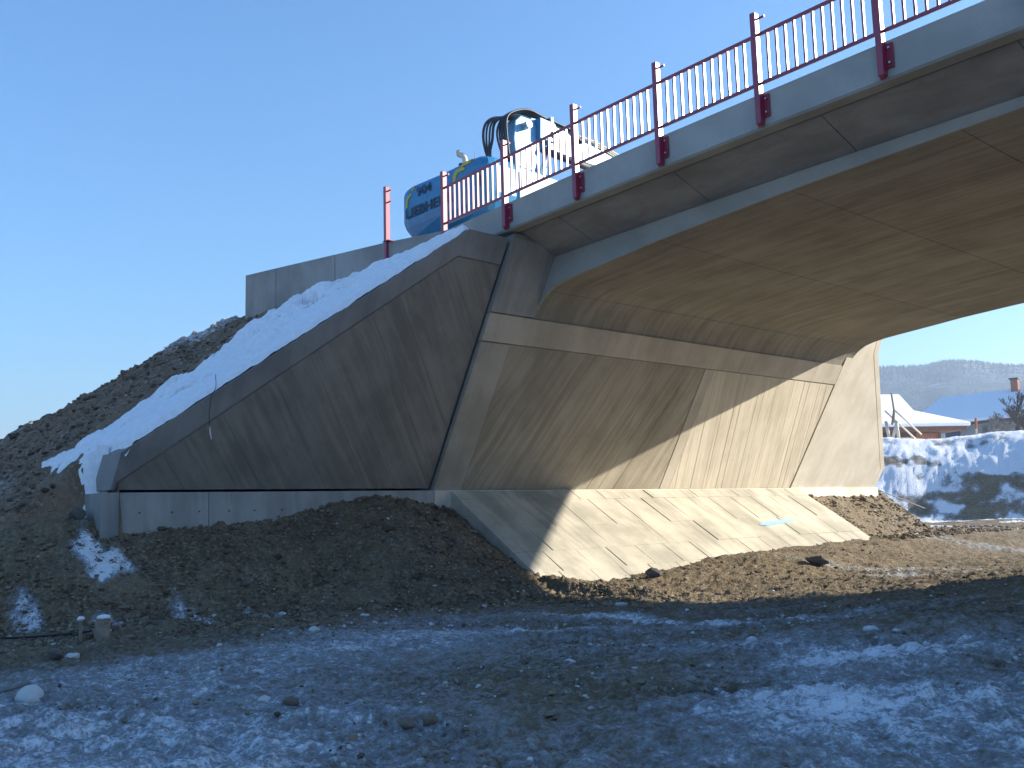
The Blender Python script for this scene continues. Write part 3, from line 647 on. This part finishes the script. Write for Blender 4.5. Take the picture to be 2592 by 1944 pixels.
# text and marks on the rear
def text(body, x, z, size, y, mat, name, parent, outline=False, shear=.0, bold=.012, rot=0):
    c = bpy.data.curves.new(name, 'FONT'); c.body = body; c.size = size; c.extrude = .004; c.shear = shear; c.space_character = 1.02
    if outline: c.fill_mode = 'NONE'; c.bevel_depth = .007; c.extrude = 0
    else: c.offset = bold
    t = bpy.data.objects.new(name, c); COL.objects.link(t)
    me = bpy.data.meshes.new_from_object(t); bpy.data.objects.remove(t)
    me.transform(Matrix.Translation((x, y, z)) @ Matrix.Rotation(rot, 4, 'Z') @ Matrix.Rotation(R(90), 4, 'X') @ Matrix.Diagonal((1.32, 1, 1, 1))); me.transform(Matrix.Translation(-ROOT[parent]))
    me.materials.clear(); me.materials.append(mat); o = bpy.data.objects.new(name, me); COL.objects.link(o); o.parent = parent; ROOT[o] = ROOT[parent]; return o
text('LIEBHERR', -17.25, 6.60, .30, 12.366, M['navy'], 'lettering', cwo, bold=.006)
text('904', -16.82, 7.02, .28, 12.370, M['navy'], 'lettering', cwo, outline=True)
def flat(poly, y, mat, name): 
    mb = MB().prism([(a, y + .05, b) for a, b in poly], [(a, y - .006, b) for a, b in poly]); mk(name, mb, mat, cwo)
flat([(-15.50, 6.98), (-15.42, 6.98), (-15.40, 7.10), (-15.33, 7.15), (-15.08, 7.15), (-15.16, 7.23), (-15.42, 7.22), (-15.50, 7.12)], 12.375, M['yellow'], 'stripe')
flat([(-15.30, 7.255), (-14.98, 7.26), (-14.88, 7.33), (-15.22, 7.325)], 12.41, M['yellow'], 'stripe')
flat([(-17.25, 6.84), (-17.19, 6.86), (-17.17, 7.02), (-17.10, 7.08), (-17.00, 7.12), (-17.08, 7.16), (-17.18, 7.12), (-17.25, 7.02)], 12.385, M['yellow'], 'stripe')
flat([(-17.08, 7.20), (-16.96, 7.23), (-16.93, 7.30), (-17.04, 7.28)], 12.41, M['yellow'], 'stripe')
lt = MB().box((-17.545, 12.66, 6.50), (-17.45, 12.76, 6.74)); mk('tail_light', lt, M['dark'], cwo)
lt = MB().box((-14.74, 12.395, 6.70), (-14.66, 12.46, 6.92)); mk('tail_light', lt, M['dark'], cwo)
# superstructure
mk('engine_hood', MB().prism([(-17.5, 13.32, 6.2), (-14.52, 13.32, 6.2), (-14.52, 13.32, 7.30), (-14.72, 13.32, 7.40), (-17.35, 13.32, 7.40), (-17.5, 13.32, 7.3)], [(-17.5, 14.6, 6.2), (-14.52, 14.6, 6.2), (-14.52, 14.6, 7.22), (-14.72, 14.6, 7.34), (-17.35, 14.6, 7.34), (-17.5, 14.6, 7.22)]), M['blue'], EX, bevel=.03)
mk('side_door', MB().box((-14.53, 13.38, 6.30), (-14.49, 14.5, 7.16)), M['white'], EX, bevel=.01)
mk('side_panel', MB().box((-14.75, 14.62, 6.0), (-14.55, 16.2, 6.95)), M['white'], EX, bevel=.03)
mk('turntable', MB().box((-17.3, 13.2, 5.95), (-14.7, 16.2, 6.18)), M['dark'], EX)
mk('cab', MB().prism([(-17.45, 14.9, 6.2), (-16.45, 14.9, 6.2), (-16.45, 14.9, 7.35), (-17.45, 14.9, 7.35)], [(-17.45, 16.3, 6.2), (-16.45, 16.3, 6.2), (-16.45, 16.1, 7.35), (-17.45, 16.1, 7.35)]), M['blue'], EX, bevel=.04)
for sx in (-17.25, -14.95):
    tr = MB(); pts = [(sx - .25, y, z) for y, z in ((12.9, 5.45), (13.05, 5.27), (15.8, 5.27), (16.0, 5.45), (16.0, 5.7), (15.8, 5.9), (13.05, 5.9), (12.9, 5.7))]
    tr.prism(pts, [(x + .5, y, z) for x, y, z in pts]); mk('track', tr, M['dark'], EX, bevel=.03)
# exhaust, antenna, small fittings on the hood
ex = MB().tube([(-15.86, 12.95, 7.38), (-15.86, 12.95, 7.62)], .10, 12); mk('exhaust_base', ex, M['rust'], EX, smooth=True)
ex = MB().tube(smooth_path([(-15.74, 12.93, 7.40), (-15.76, 12.93, 7.68), (-15.84, 12.93, 7.80), (-15.98, 12.93, 7.88), (-16.0, 12.93, 7.97)]), [.06] * 16 + [.05] * 5, 10); mk('exhaust_pipe', ex, M['palewood'], EX, smooth=True)
mk('antenna', MB().tube([(-15.45, 12.95, 7.36), (-15.46, 12.95, 7.80)], .006, 5), M['dark'], EX)
fx_ = MB()
for k in range(5): fx_.tube([(-15.36 + k * .06, 12.95, 7.36), (-15.38 + k * .06 + random.uniform(-.03, .03), 12.95, 7.47 + random.uniform(0, .06))], .018, 6)
mk('filler_cap', fx_, M['dark'], EX)
# boom
BX = (-15.62, -15.24)
def slabx(poly, x0, x1): return MB().prism([(x0, a, b) for a, b in poly], [(x1, a, b) for a, b in poly])
bo = mk('boom', slabx([(14.55, 6.3), (15.0, 6.5), (14.75, 7.3), (14.62, 7.75), (14.62, 8.2), (14.75, 8.5), (14.55, 8.86), (14.15, 8.86), (13.98, 8.70), (13.92, 8.27), (13.98, 7.7), (14.05, 7.1), (14.2, 6.5)], *BX), M['lblue'], EX, bevel=.03)
ar = mk('stick', slabx([(14.5, 8.92), (15.1, 8.97), (15.75, 8.90), (16.5, 8.80), (17.2, 8.60), (17.75, 8.42), (17.80, 8.22), (17.0, 8.22), (16.0, 8.22), (15.2, 8.25), (14.75, 8.35), (14.45, 8.6)], -15.58, -15.28), M['lblue'], EX, bevel=.03)
mk('pivot_housing', slabx([(14.62, 8.90), (15.10, 8.86), (15.22, 8.60), (15.05, 8.38), (14.60, 8.38)], -15.28, -15.10), M['blue'], ar, bevel=.02)
for yy_, zz_ in ((14.25, 8.62), (15.06, 8.58)): mk('pin', MB().tube([(-15.25, yy_, zz_), (-15.06, yy_, zz_)], .085, 14), M['steel'], bo, smooth=False)
cy_ = mk('hydraulic_cylinder', MB().tube([(-15.16, 14.95, 8.35), (-15.16, 14.55, 7.2)], .055, 12), M['chrome'], EX, smooth=True)
mk('cylinder_barrel', MB().tube([(-15.16, 14.72, 7.7), (-15.16, 14.45, 6.6)], .09, 12), M['white'], cy_, smooth=True)
mk('lower_cylinder', MB().tube([(-15.17, 14.75, 8.16), (-15.17, 16.9, 8.03)], .085, 12), M['dark'], EX, smooth=True)
mk('bucket_link', slabx([(17.3, 8.35), (17.8, 8.45), (18.2, 8.2), (18.25, 7.7), (17.9, 7.3), (17.3, 7.2), (17.0, 7.6)], -15.75, -15.1), M['white'], EX, bevel=.03)
for k in range(3):
    zz_ = 8.96 - k * .035
    mk('pipe', MB().tube(smooth_path([(-15.2 - k * .07, 15.9, 8.80 + k * .02), (-15.2 - k * .07, 16.6, 8.78), (-15.2 - k * .07, 17.5, 8.62)]), .022, 8), M['palewood'], ar, smooth=True)
for k in range(9):
    j = k * .045; xx_ = -15.62 + .05 * k
    if k < 4: P_ = [(xx_, 13.95 - j * .2, 7.0), (xx_, 13.52 - .03 * k, 7.7), (xx_, 13.35 + j, 8.2), (xx_, 13.42 + j, 8.58), (xx_, 13.68 + j, 8.80), (xx_, 14.0 + j, 8.86 + .02 * k), (xx_, 14.5, 8.93 + .01 * k), (xx_, 15.1, 8.95), (xx_, 15.5, 8.88), (xx_, 15.75, 8.6)]
    else: P_ = [(xx_, 14.0, 6.9), (xx_, 13.78, 7.7), (xx_, 13.58 + .03 * (k - 4), 8.3), (xx_, 13.72, 8.70), (xx_, 14.0, 8.92), (xx_, 14.4, 9.0 + .01 * (k - 4)), (xx_, 14.9, 8.98), (xx_, 15.4, 8.94), (xx_, 15.8, 8.88), (xx_, 16.1, 8.66)]
    mk('hose', MB().tube(smooth_path(P_), .024 if k % 3 else .032, 7), M['black'], bo, smooth=True)
mk('hose_clamp', MB().box((-15.75, 13.28, 7.55), (-15.2, 13.95, 7.60)), M['wood'], bo)
mk('hose_clamp', MB().box((-15.6, 15.02, 8.88), (-15.15, 15.10, 9.02)), M['white'], bo)

EX.location.x -= 0.14
# ------------------------------------------------------------------ small things on the ground
def gh(x, y): return float(gsurf(np.array([x], float), np.array([y], float))[0])
def blobrock(x, y, sx, sy, sz, seed, z=None, sub=3):
    import bmesh
    bm = bmesh.new(); bmesh.ops.create_icosphere(bm, subdivisions=sub, radius=1); rr_ = random.Random(seed); ang = rr_.uniform(0, 3.1)
    zz_ = gh(x, y) if z is None else z; mb = MB(); vs = []
    A = np.array([v.co[:] for v in bm.verts]); A *= (1 + .34 * fbm(A[:, 0] + seed, A[:, 1] + A[:, 2] * 1.3, 1.1, 3, seed))[:, None]
    pl = np.array([[rr_.uniform(-1, 1) for _ in range(3)] for _ in range(6)]); pl /= np.linalg.norm(pl, axis=1)[:, None]
    for p_ in pl: d_ = A @ p_; k_ = np.maximum(d_ - .72, 0); A -= k_[:, None] * p_ * .85
    c_, s_ = math.cos(ang), math.sin(ang)
    for a_ in A: vs.append((x + (a_[0] * c_ - a_[1] * s_) * sx, y + (a_[0] * s_ + a_[1] * c_) * sy, zz_ + sz * .55 + a_[2] * sz))
    mb.add(vs, [tuple(v.index for v in f.verts) for f in bm.faces]); bm.free(); return mb
ROCKS = [
 (-7.96, 2.21, .135, .10, .085, 'whiterock', 'large pale rounded rock on the frosty ground at lower left', 'rock'),
 (-10.83, 3.40, .11, .07, .045, 'whiterock', 'flat pale stone beside a dark rock near the stake', 'rock'),
 (-10.98, 3.27, .09, .07, .07, 'rock', 'dark grey rock touching a flat pale stone near the stake', 'rock'),
 (-11.66, 13.67, .16, .12, .10, 'rock', 'dark rock in sunlight at the foot of the slabs', 'rock'),
 (-10.56, 17.29, .26, .12, .09, 'rock', 'dark low rock on the sunlit brown river bed', 'rock'),
 (-5.09, 7.22, .06, .05, .05, 'snow', 'snow lump left of the row of snow lumps at lower right', 'snow lump'),
 (-4.25, 7.72, .085, .06, .06, 'snow', 'largest snow lump of the short row at lower right', 'snow lump'),
 (-4.03, 7.74, .05, .04, .035, 'snow', 'rightmost snow lump of the short row at lower right', 'snow lump'),
 (-6.0, 5.9, .10, .05, .04, 'snow', 'snow lump on the mid foreground left of a smaller one', 'snow lump'),
 (-5.56, 5.68, .06, .035, .03, 'snow', 'small snow lump just right of a bigger one in mid foreground', 'snow lump'),
 (-9.79, 5.65, .12, .045, .04, 'whiterock', 'thin pale stone alone on smooth frosty mud', 'rock'),
 (-7.71, 3.94, .08, .04, .03, 'whiterock', 'narrow pale stone in the left foreground frost', 'rock'),
 (-6.61, 3.40, .06, .05, .035, 'whiterock', 'little pale stone beside two brown clods', 'rock'),
 (-6.38, 3.50, .075, .055, .04, 'rock', 'broad brown clod in the centre foreground', 'clod'),
 (-5.0, 3.70, .055, .06, .05, 'rock', 'brown clod on top of a low earth ridge near the bottom edge', 'clod'),
 (-5.0, 3.52, .065, .045, .035, 'rock', 'brown clod in front of another on the low earth ridge', 'clod'),
 (-11.1, 7.15, .11, .08, .06, 'snow', 'snow lump at the toe of the gravel heap below its middle', 'snow lump'),
 (-12.3, 6.60, .09, .07, .05, 'snow', 'snow lump at the toe of the gravel heap left of another', 'snow lump'),
 (-12.9, 5.9, .08, .06, .05, 'snow', 'snow lump on rubble under the left part of the footing', 'snow lump'),
 (-12.4, 4.3, .08, .05, .05, 'snow', 'snow lump right behind the wooden stump', 'snow lump'),
 (-14.0, 2.75, .14, .09, .06, 'snow', 'snow lump at the far left end of the black cable', 'snow lump'),
 (-8.9, 9.75, .15, .09, .05, 'snow', 'snow lump at the shadow edge by the slab corner', 'snow lump'),
 (-12.9, 2.75, .12, .10, .07, 'rock', 'brown rock beside the black cable at left', 'rock'),
 (-4.30, 5.40, .05, .04, .035, 'rock', 'tiny rounded stone on bare mud in the right foreground', 'rock'),
 (-15.25, 4.80, .14, .12, .10, 'rock', 'dark boulder in the hollow by the left end of the footing', 'rock'),
]
for (x, y, sx, sy, sz, m_, lab, cat) in ROCKS:
    if cat == 'snow lump': sx, sy, sz = sx * .8, sy * .8, sz * .62; m_ = 'frostlump'
    if cat == 'clod': m_ = 'clod'
    o = mk('snow_lump' if cat == 'snow lump' else ('earth_clod' if cat == 'clod' else 'rock'), blobrock(x, y, sx, sy, sz, int(abs(x * 100 + y * 37)) % 97), M[m_], None, smooth=(m_ != 'rock')); tag(o, lab, cat)
n = 9000
x = RNG.uniform(-12.5, -1.2, n); y = RNG.uniform(1.6, 10.5, n)
k = (fbm(x * .8 - y * .4, x * .5 + y, 0.9, 4, 101) + RNG.normal(0, .12, n) > .12) & (x * x + y * y > 14) & (frostmap(x, y) < .85)
x, y = x[k], y[k]; sz = np.clip(RNG.lognormal(-4.75, .5, len(x)), .004, .035)
stones('frost_crumbs', x, y, gsurf(x, y) + .02 + sz * .1, sz, np.where(RNG.uniform(0, 1, len(x)) < .35, RNG.uniform(.93, 1, len(x)), RNG.uniform(.1, .8, len(x))))
z_ = gh(-12.0, 4.10)
st = thing('wooden_stump', 'short brown wooden stump with a snow cap on the frosty ground', 'stump', (-12.0, 4.10, z_))
mk('stump_body', MB().tube([(-12.0, 4.10, z_ - .05), (-12.01, 4.10, z_ + .12), (-12.0, 4.11, z_ + .235)], [.092, .088, .080], 12), M['wood'], st)
mk('snow_cap', MB().tube([(-12.0, 4.11, z_ + .236), (-12.0, 4.11, z_ + .265), (-12.0, 4.11, z_ + .28)], [.082, .07, .03], 12), M['snow'], st, smooth=True)
z_ = gh(-12.15, 3.90)
sk = thing('marker_stake', 'thin wooden marker stake topped with snow left of the stump', 'stake', (-12.15, 3.90, z_))
mk('stake', MB().box((-12.165, 3.885, z_ - .05), (-12.135, 3.915, z_ + .24)), M['wood'], sk)
mk('snow_cap', blobrock(-12.15, 3.90, .05, .05, .03, 5, z_ + .24, 2), M['snow'], sk, smooth=True)
tag(mk('black_cable', MB().tube(smooth_path([(a, b, gh(a, b) + .03) for a, b in ((-14.2, 2.3), (-13.6, 2.75), (-13.1, 3.15), (-12.9, 3.5), (-12.6, 3.85), (-12.5, 4.15))]), .014, 6), M['black'], None, smooth=True), 'thin black cable lying on the ground towards the marker stake', 'cable')
tag(mk('branch', MB().tube(smooth_path([(-8.42, 2.02, gh(-8.42, 2.02) + .02), (-8.35, 2.12, gh(-8.3, 2.1) + .05), (-8.3, 2.30, gh(-8.3, 2.3) + .10)]), [.02] * 9 + [.014] * 2, 7), M['frosttwig'], None, smooth=True), 'frosted broken branch lying left of the large pale rock', 'branch')
hw = thing('hanging_wire', 'thin dark wire with an icy tip hanging down the wing wall', 'wire', (-14.2, 6.4, 1.3))
mk('wire', MB().tube(smooth_path([(-14.03, 6.38, 2.20), wp(6.36, 1.80, .02), wp(6.34, 1.63, .0), wp(6.37, 1.35, .0), wp(6.43, 1.13, -.01)]), .0055, 5), M['dark'], hw)
mk('icy_tip', MB().tube([wp(6.43, 1.13, .0), wp(6.46, 1.03, .0), wp(6.49, .93, .03)], [.009, .014, .007], 6), M['snow'], hw)
tag(mk('fallen_rod', MB().tube([(-15.2, 28.4, .42), (-14.2, 29.6, -.25)], .02, 6), M['steel'], None), 'thin metal rod lying down the brown slope right of the far wing', 'rod')

# ------------------------------------------------------------------ background: houses, props, trees
def bp(bx, dist, z):      # position from a bearing given as x/y ratio and a distance
    a_ = math.atan2(bx, 1.0); return Vector((math.sin(a_) * dist, math.cos(a_) * dist, z))
def raydir(px, py):
    v = Vector((px - 1296, -(py - 972), -2450)); return (camo.matrix_world.to_3x3() @ v)
def at(px, py, dist):
    r = raydir(px, py); return r * (dist / math.hypot(r.x, r.y))
# left house: white flared hip roof
Hd = 80.0
Lv = Vector((raydir(2340, 1050).x, raydir(2340, 1050).y, 0)).normalized(); Rt = Vector((Lv.y, -Lv.x, 0))
h0 = at(2340, 1100, Hd); base = Vector((h0.x, h0.y, 3.2))
def _rot(v, a): return Vector((v.x * math.cos(a) - v.y * math.sin(a), v.x * math.sin(a) + v.y * math.cos(a), 0))
AX1 = (_rot(Rt, R(30)), _rot(Lv, R(30))); AX2 = (_rot(Rt, R(-20)), _rot(Lv, R(-20)))
def loc(u, d, z, c=None):
    A_, B_ = (AX1 if c is None else AX2); q = (base if c is None else c) + A_ * u + B_ * d; return (q.x, q.y, z)
hs = thing('house', 'low wooden house under a thick snow-covered roof beside the wing wall', 'house', base)
eL, eR, eF, eB = -14, 2.9, -1.5, 12.0; ez, bz, rz = 5.75, 6.95, 8.55
roof = MB(); v = [loc(eL, eF, ez), loc(eR, eF, ez), loc(eR, eB, ez), loc(eL, eB, ez), loc(eL + 3.2, 1.3, bz), loc(.06, 1.3, bz), loc(.06, 9.2, bz), loc(eL + 3.2, 9.2, bz), loc(eL + 4.5, 4.2, rz), loc(.54, 4.2, rz), loc(.54, 6.3, rz), loc(eL + 4.5, 6.3, rz)]
v += [(a, b, c - .28) for a, b, c in v[:4]]
roof.add(v, [(0, 1, 5, 4), (1, 2, 6, 5), (2, 3, 7, 6), (3, 0, 4, 7), (4, 5, 9, 8), (5, 6, 10, 9), (6, 7, 11, 10), (7, 4, 8, 11), (8, 9, 10, 11), (0, 12, 13, 1), (1, 13, 14, 2), (2, 14, 15, 3), (3, 15, 12, 0), (12, 15, 14, 13)])
mk('roof', roof, M['snow'], hs, bevel=.08)
mk('eaves_board', MB().prism([loc(eL + .3, eF + .15, ez - .62), loc(eR - .4, eF + .15, ez - .62), loc(eR - .4, eB - .4, ez - .62), loc(eL + .3, eB - .4, ez - .62)], [loc(eL + .1, eF + .1, ez - .29), loc(eR - .25, eF + .1, ez - .29), loc(eR - .25, eB - .3, ez - .29), loc(eL + .1, eB - .3, ez - .29)]), M['barnwood'], hs)
mk('wall', MB().prism([loc(eL + 1, .3, 2.6), loc(1.35, .3, 2.6), loc(1.35, 11, 2.6), loc(eL + 1, 11, 2.6)], [loc(eL + 1, .3, ez - .6), loc(1.35, .3, ez - .6), loc(1.35, 11, ez - .6), loc(eL + 1, 11, ez - .6)]), M['barnwood'], hs)
for u0, u1, m_ in ((-2.9, -.6, 'barnwood'), (-.55, 1.3, 'orangewood')):
    k = u0
    while k < u1 - .1: mk('board', MB().prism([loc(k, .22, 2.7), loc(k + .21, .22, 2.7), loc(k + .21, .3, 2.7), loc(k, .3, 2.7)], [loc(k, .22, ez - .68), loc(k + .21, .22, ez - .68), loc(k + .21, .3, ez - .68), loc(k, .3, ez - .68)]), M[m_], hs); k += .23
mk('railing_board', MB().prism([loc(-2.6, .12, 4.72), loc(-.6, .12, 4.72), loc(-.6, .18, 4.72), loc(-2.6, .18, 4.72)], [loc(-2.6, .12, 4.78), loc(-.6, .12, 4.78), loc(-.6, .18, 4.78), loc(-2.6, .18, 4.78)]), M['palewood'], hs)
mk('corner_post', MB().prism([loc(1.22, .12, 2.6), loc(1.4, .12, 2.6), loc(1.4, .3, 2.6), loc(1.22, .3, 2.6)], [loc(1.22, .12, ez - .62), loc(1.4, .12, ez - .62), loc(1.4, .3, ez - .62), loc(1.22, .3, ez - .62)]), M['barnwood'], hs)
# second building, roof in shade
B2 = 96.0; h0 = at(2440, 1100, B2); base2 = Vector((h0.x, h0.y, 3.4))
def l2(u, d, z): return loc(u, d, z, base2)
bn = thing('barn', 'long grey barn with a bluish shaded snowy roof behind the bare tree', 'barn', base2)
rf = MB(); v = [l2(-4.8, -.6, 7.0), l2(12, -1.0, 7.15), l2(12, 13, 7.2), l2(-4.8, 12, 7.2), l2(-3.5, 5.2, 9.85), l2(12, 5.0, 10.15)]
v += [(a, b, c - .25) for a, b, c in v[:4]]
rf.add(v, [(0, 1, 5, 4), (3, 0, 4), (2, 3, 4, 5), (1, 2, 5), (0, 6, 7, 1), (1, 7, 8, 2), (2, 8, 9, 3), (3, 9, 6, 0), (6, 9, 8, 7)])
rfo = mk('roof', rf, M['snow'], bn)
mk('wall', MB().prism([l2(-1.6, .2, 2.5), l2(11.5, -.6, 2.5), l2(11.5, 11, 2.5), l2(-1.6, 11, 2.5)], [l2(-1.6, .2, 6.8), l2(11.5, -.6, 6.8), l2(11.5, 11, 6.8), l2(-1.6, 11, 6.8)]), M['plaster'], bn)
mk('door', MB().prism([l2(-1.62, .02, 2.5), l2(-.35, -.05, 2.5), l2(-.35, .1, 2.5), l2(-1.62, .17, 2.5)], [l2(-1.62, .02, 6.6), l2(-.35, -.05, 6.6), l2(-.35, .1, 6.6), l2(-1.62, .17, 6.6)]), M['bluedoor'], bn)
mk('fascia_board', MB().prism([l2(-2.7, -.55, 6.5), l2(11.8, -1.5, 6.75), l2(11.8, -1.35, 6.75), l2(-2.7, -.4, 6.5)], [l2(-2.7, -.55, 6.75), l2(11.8, -1.5, 7.0), l2(11.8, -1.35, 7.0), l2(-2.7, -.4, 6.75)]), M['bark'], bn)
c0 = MB().prism([l2(3.0, 4.4, 9.0), l2(3.6, 4.4, 9.0), l2(3.6, 5.0, 9.0), l2(3.0, 5.0, 9.0)], [l2(3.0, 4.4, 10.75), l2(3.6, 4.4, 10.75), l2(3.6, 5.0, 10.75), l2(3.0, 5.0, 10.75)])
ch = mk('chimney', c0, M['brick'], rfo)
mk('chimney_cap', MB().prism([l2(2.9, 4.3, 10.77), l2(3.7, 4.3, 10.77), l2(3.7, 5.1, 10.77), l2(2.9, 5.1, 10.77)], [l2(2.9, 4.3, 10.9), l2(3.7, 4.3, 10.9), l2(3.7, 5.1, 10.9), l2(2.9, 5.1, 10.9)]), M['dark'], rfo)
for u in (2.2, 4.5, 6.8): mk('window', MB().prism([l2(u, -.55, 4.6), l2(u + .9, -.6, 4.6), l2(u + .9, -.3, 4.6), l2(u, -.3, 4.6)], [l2(u, -.55, 5.7), l2(u + .9, -.6, 5.7), l2(u + .9, -.3, 5.7), l2(u, -.3, 5.7)]), M['glass'], bn)
# timber frame on the bank
D5 = 54.0
tf = thing('timber_frame', 'pale timber prop frame with slanting struts on the snowy bank', 'timber frame', at(2268, 1112, D5))
def pole(p, q, r, nm, m_='palewood', dd=(0, 0)):
    a_ = at(*p, D5 + dd[0]); b_ = at(*q, D5 + dd[1]); mk(nm, MB().tube([a_, b_], r, 7), M[m_], tf, smooth=True)
pole((2256, 994), (2263, 1040), .05, 'mast', 'wood'); pole((2263, 1038), (2258, 1075), .06, 'mast', 'wood')
pole((2262, 1036), (2332, 1100), .05, 'strut', 'palewood', (0, 1)); pole((2240, 1040), (2318, 1112), .05, 'strut', 'palewood', (0, 1))
pole((2272, 1066), (2257, 1118), .085, 'leg'); pole((2268, 1066), (2275, 1110), .085, 'leg'); pole((2242, 1066), (2252, 1116), .085, 'leg'); pole((2262, 1070), (2264, 1040), .05, 'brace', 'wood')
# marker post
mp = thing('marker_post', 'slim post with an orange-red upper part in front of the barn', 'post', at(2471, 1112, 56))
mk('post', MB().tube([at(2472, 1116, 56), at(2471, 1085, 56)], .06, 8), M['palewood'], mp)
mk('orange_sleeve', MB().tube([at(2471, 1085, 56), at(2470, 1058, 56)], .065, 8), plain('orange_paint', (.45, .10, .03), .6), mp)
# trees
def tree(name, label, cat, px, basey, topy, dist, seed, mat, spread=.55, depth=5, r0=.14, group=None, trunk=.35, splits=3, lean=0, rr=.52):
    rnd = random.Random(seed); b = at(px, basey, dist); H = at(px, topy, dist).z - b.z
    t = thing(name, label, cat, b, group)
    tr = MB(); cr = MB()
    def grow(p, d, L, r, k, mb):
        pts = [p]; q = Vector(p); dd = Vector(d)
        for i in range(3):
            dd = (dd + Vector((rnd.uniform(-1, 1), rnd.uniform(-1, 1), rnd.uniform(-.3, .6))) * .16).normalized(); q = q + dd * L / 3; pts.append(q.copy())
        mb.tube(pts, [r, r * .88, r * .76, r * .62], 5 if k else 8, cap=False)
        if k >= depth: return
        for i in range(splits + (k > 1)):
            s_ = pts[rnd.choice([1, 2, 3, 3])]; nd = (dd + Vector((rnd.uniform(-1, 1), rnd.uniform(-1, 1), rnd.uniform(-.2, .7))) * spread).normalized()
            grow(s_, nd, L * rnd.uniform(.55, .8), max(r * rr, .010), k + 1, cr)
    grow(b - Vector((0, 0, .3)), (lean, 0, 1), H * trunk, r0, 0, tr)
    mk('trunk', tr, mat, t, smooth=True); c_ = mk('crown', cr, mat, t)
    return t
tree('bare_tree', 'tall bare dark tree at the right edge in front of the barn', 'tree', 2572, 1112, 975, 60, 5, M['bark'], .7, 5, .15, None, .36, 3)
tree('bare_tree', 'smaller bare tree close left of the tall dark one', 'tree', 2548, 1112, 1010, 64, 9, M['bark'], .8, 5, .09, None, .36, 3)
tree('bare_tree', 'bare tree cut by the right edge of the picture', 'tree', 2604, 1108, 985, 62, 12, M['bark'], .8, 5, .13, None, .36)
for i, (px, ty, lab) in enumerate(((2500, 1060, 'low frosted bush just right of the marker post'), (2524, 1045, 'frosted grey bush left of the bare trees'), (2545, 1058, 'frosted bush at the foot of the tall bare tree'), (2440, 1088, 'small frosted bush before the barn wall'))):
    tree('frosted_bush', lab, 'bush', px, 1114, ty, 56 + i, 20 + i, M['frosttwig'], 1.0, 4, .05, 'frosted bushes in front of the barn', .42, 4, 0, .7)

# forested hill
HD = 600.0
bx = np.linspace(1200, 5200, 260)
crest = np.interp(bx, [1200, 1900, 2150, 2240, 2290, 2340, 2390, 2425, 2470, 2520, 2592, 2800, 3200, 4200, 5200], [1210, 1040, 962, 944, 944, 941, 931, 928, 931, 939, 941, 930, 960, 1000, 1150])
pts = [raydir(a, b) for a, b in zip(bx, crest)]
ux = np.array([p.x / math.hypot(p.x, p.y) for p in pts]); uy = np.array([p.y / math.hypot(p.x, p.y) for p in pts]); el = np.array([p.z / math.hypot(p.x, p.y) for p in pts])
tt = np.linspace(0, 1, 60)
TT, UX = np.meshgrid(tt, ux, indexing='ij'); _, UY = np.meshgrid(tt, uy, indexing='ij'); _, EL = np.meshgrid(tt, el, indexing='ij')
DD = 350 + (HD - 350) * TT * 1.0
top = EL * HD; hz = 4 + (top - 4) * (np.sin(np.clip(TT, 0, 1) * np.pi / 2) ** 1.25)
hx, hy = UX * DD, UY * DD
hz = hz + 5 * fbm(hx, hy, .012, 4, 91) * (1 - TT) + 1.8 * np.abs(fbm(hx, hy, .09, 3, 95))
back = 3; DB = [HD + 80, HD + 180]
hx = np.vstack([hx, ux * DB[0], ux * DB[1]]); hy = np.vstack([hy, uy * DB[0], uy * DB[1]]); hz = np.vstack([hz, top[-1] * .8, top[-1] * .1])
grid_obj('hills', hx, hy, hz, M['forest'], smooth=False)
cn = MB(); nT = 9000
for i in range(nT):
    u_ = random.uniform(0.25, 0.37) if i % 4 else random.uniform(0.12, 0.55); j = u_ * 259; j0 = int(j); t_ = 1.0 if i < 1300 else random.uniform(0.05, 1.0) ** .8
    dd = 350 + (HD - 350) * t_; a_ = ux[j0]; b_ = uy[j0]; z_ = 4 + (el[j0] * HD - 4) * (math.sin(t_ * math.pi / 2) ** 1.25)
    x_, y_ = a_ * dd + random.uniform(-2, 2), b_ * dd + random.uniform(-2, 2); h_ = random.uniform(1.5, 3.3); r_ = h_ * .2
    cn.add([(x_ + r_ * math.cos(k * 1.2566), y_ + r_ * math.sin(k * 1.2566), z_ - 1) for k in range(5)] + [(x_, y_, z_ + h_ * .8)], [(k, (k + 1) % 5, 5) for k in range(5)])
mk('conifer_wood', cn, M['conifer'], None, kind='stuff')

# ------------------------------------------------------------------ haze
hm = bpy.data.materials.new('haze'); hm.use_nodes = True; ht = hm.node_tree; ht.nodes.clear()
ho = ht.nodes.new('ShaderNodeOutputMaterial'); hv = ht.nodes.new('ShaderNodeVolumePrincipled'); hv.inputs['Density'].default_value = 0.0010; hv.inputs['Color'].default_value = (.62, .78, 1, 1); hv.inputs['Anisotropy'].default_value = 0.3
ht.links.new(hv.outputs[0], ho.inputs['Volume'])
mk('haze', MB().box((-3300, -3300, -4), (3300, 3300, 93)), hm, None, kind='stuff')
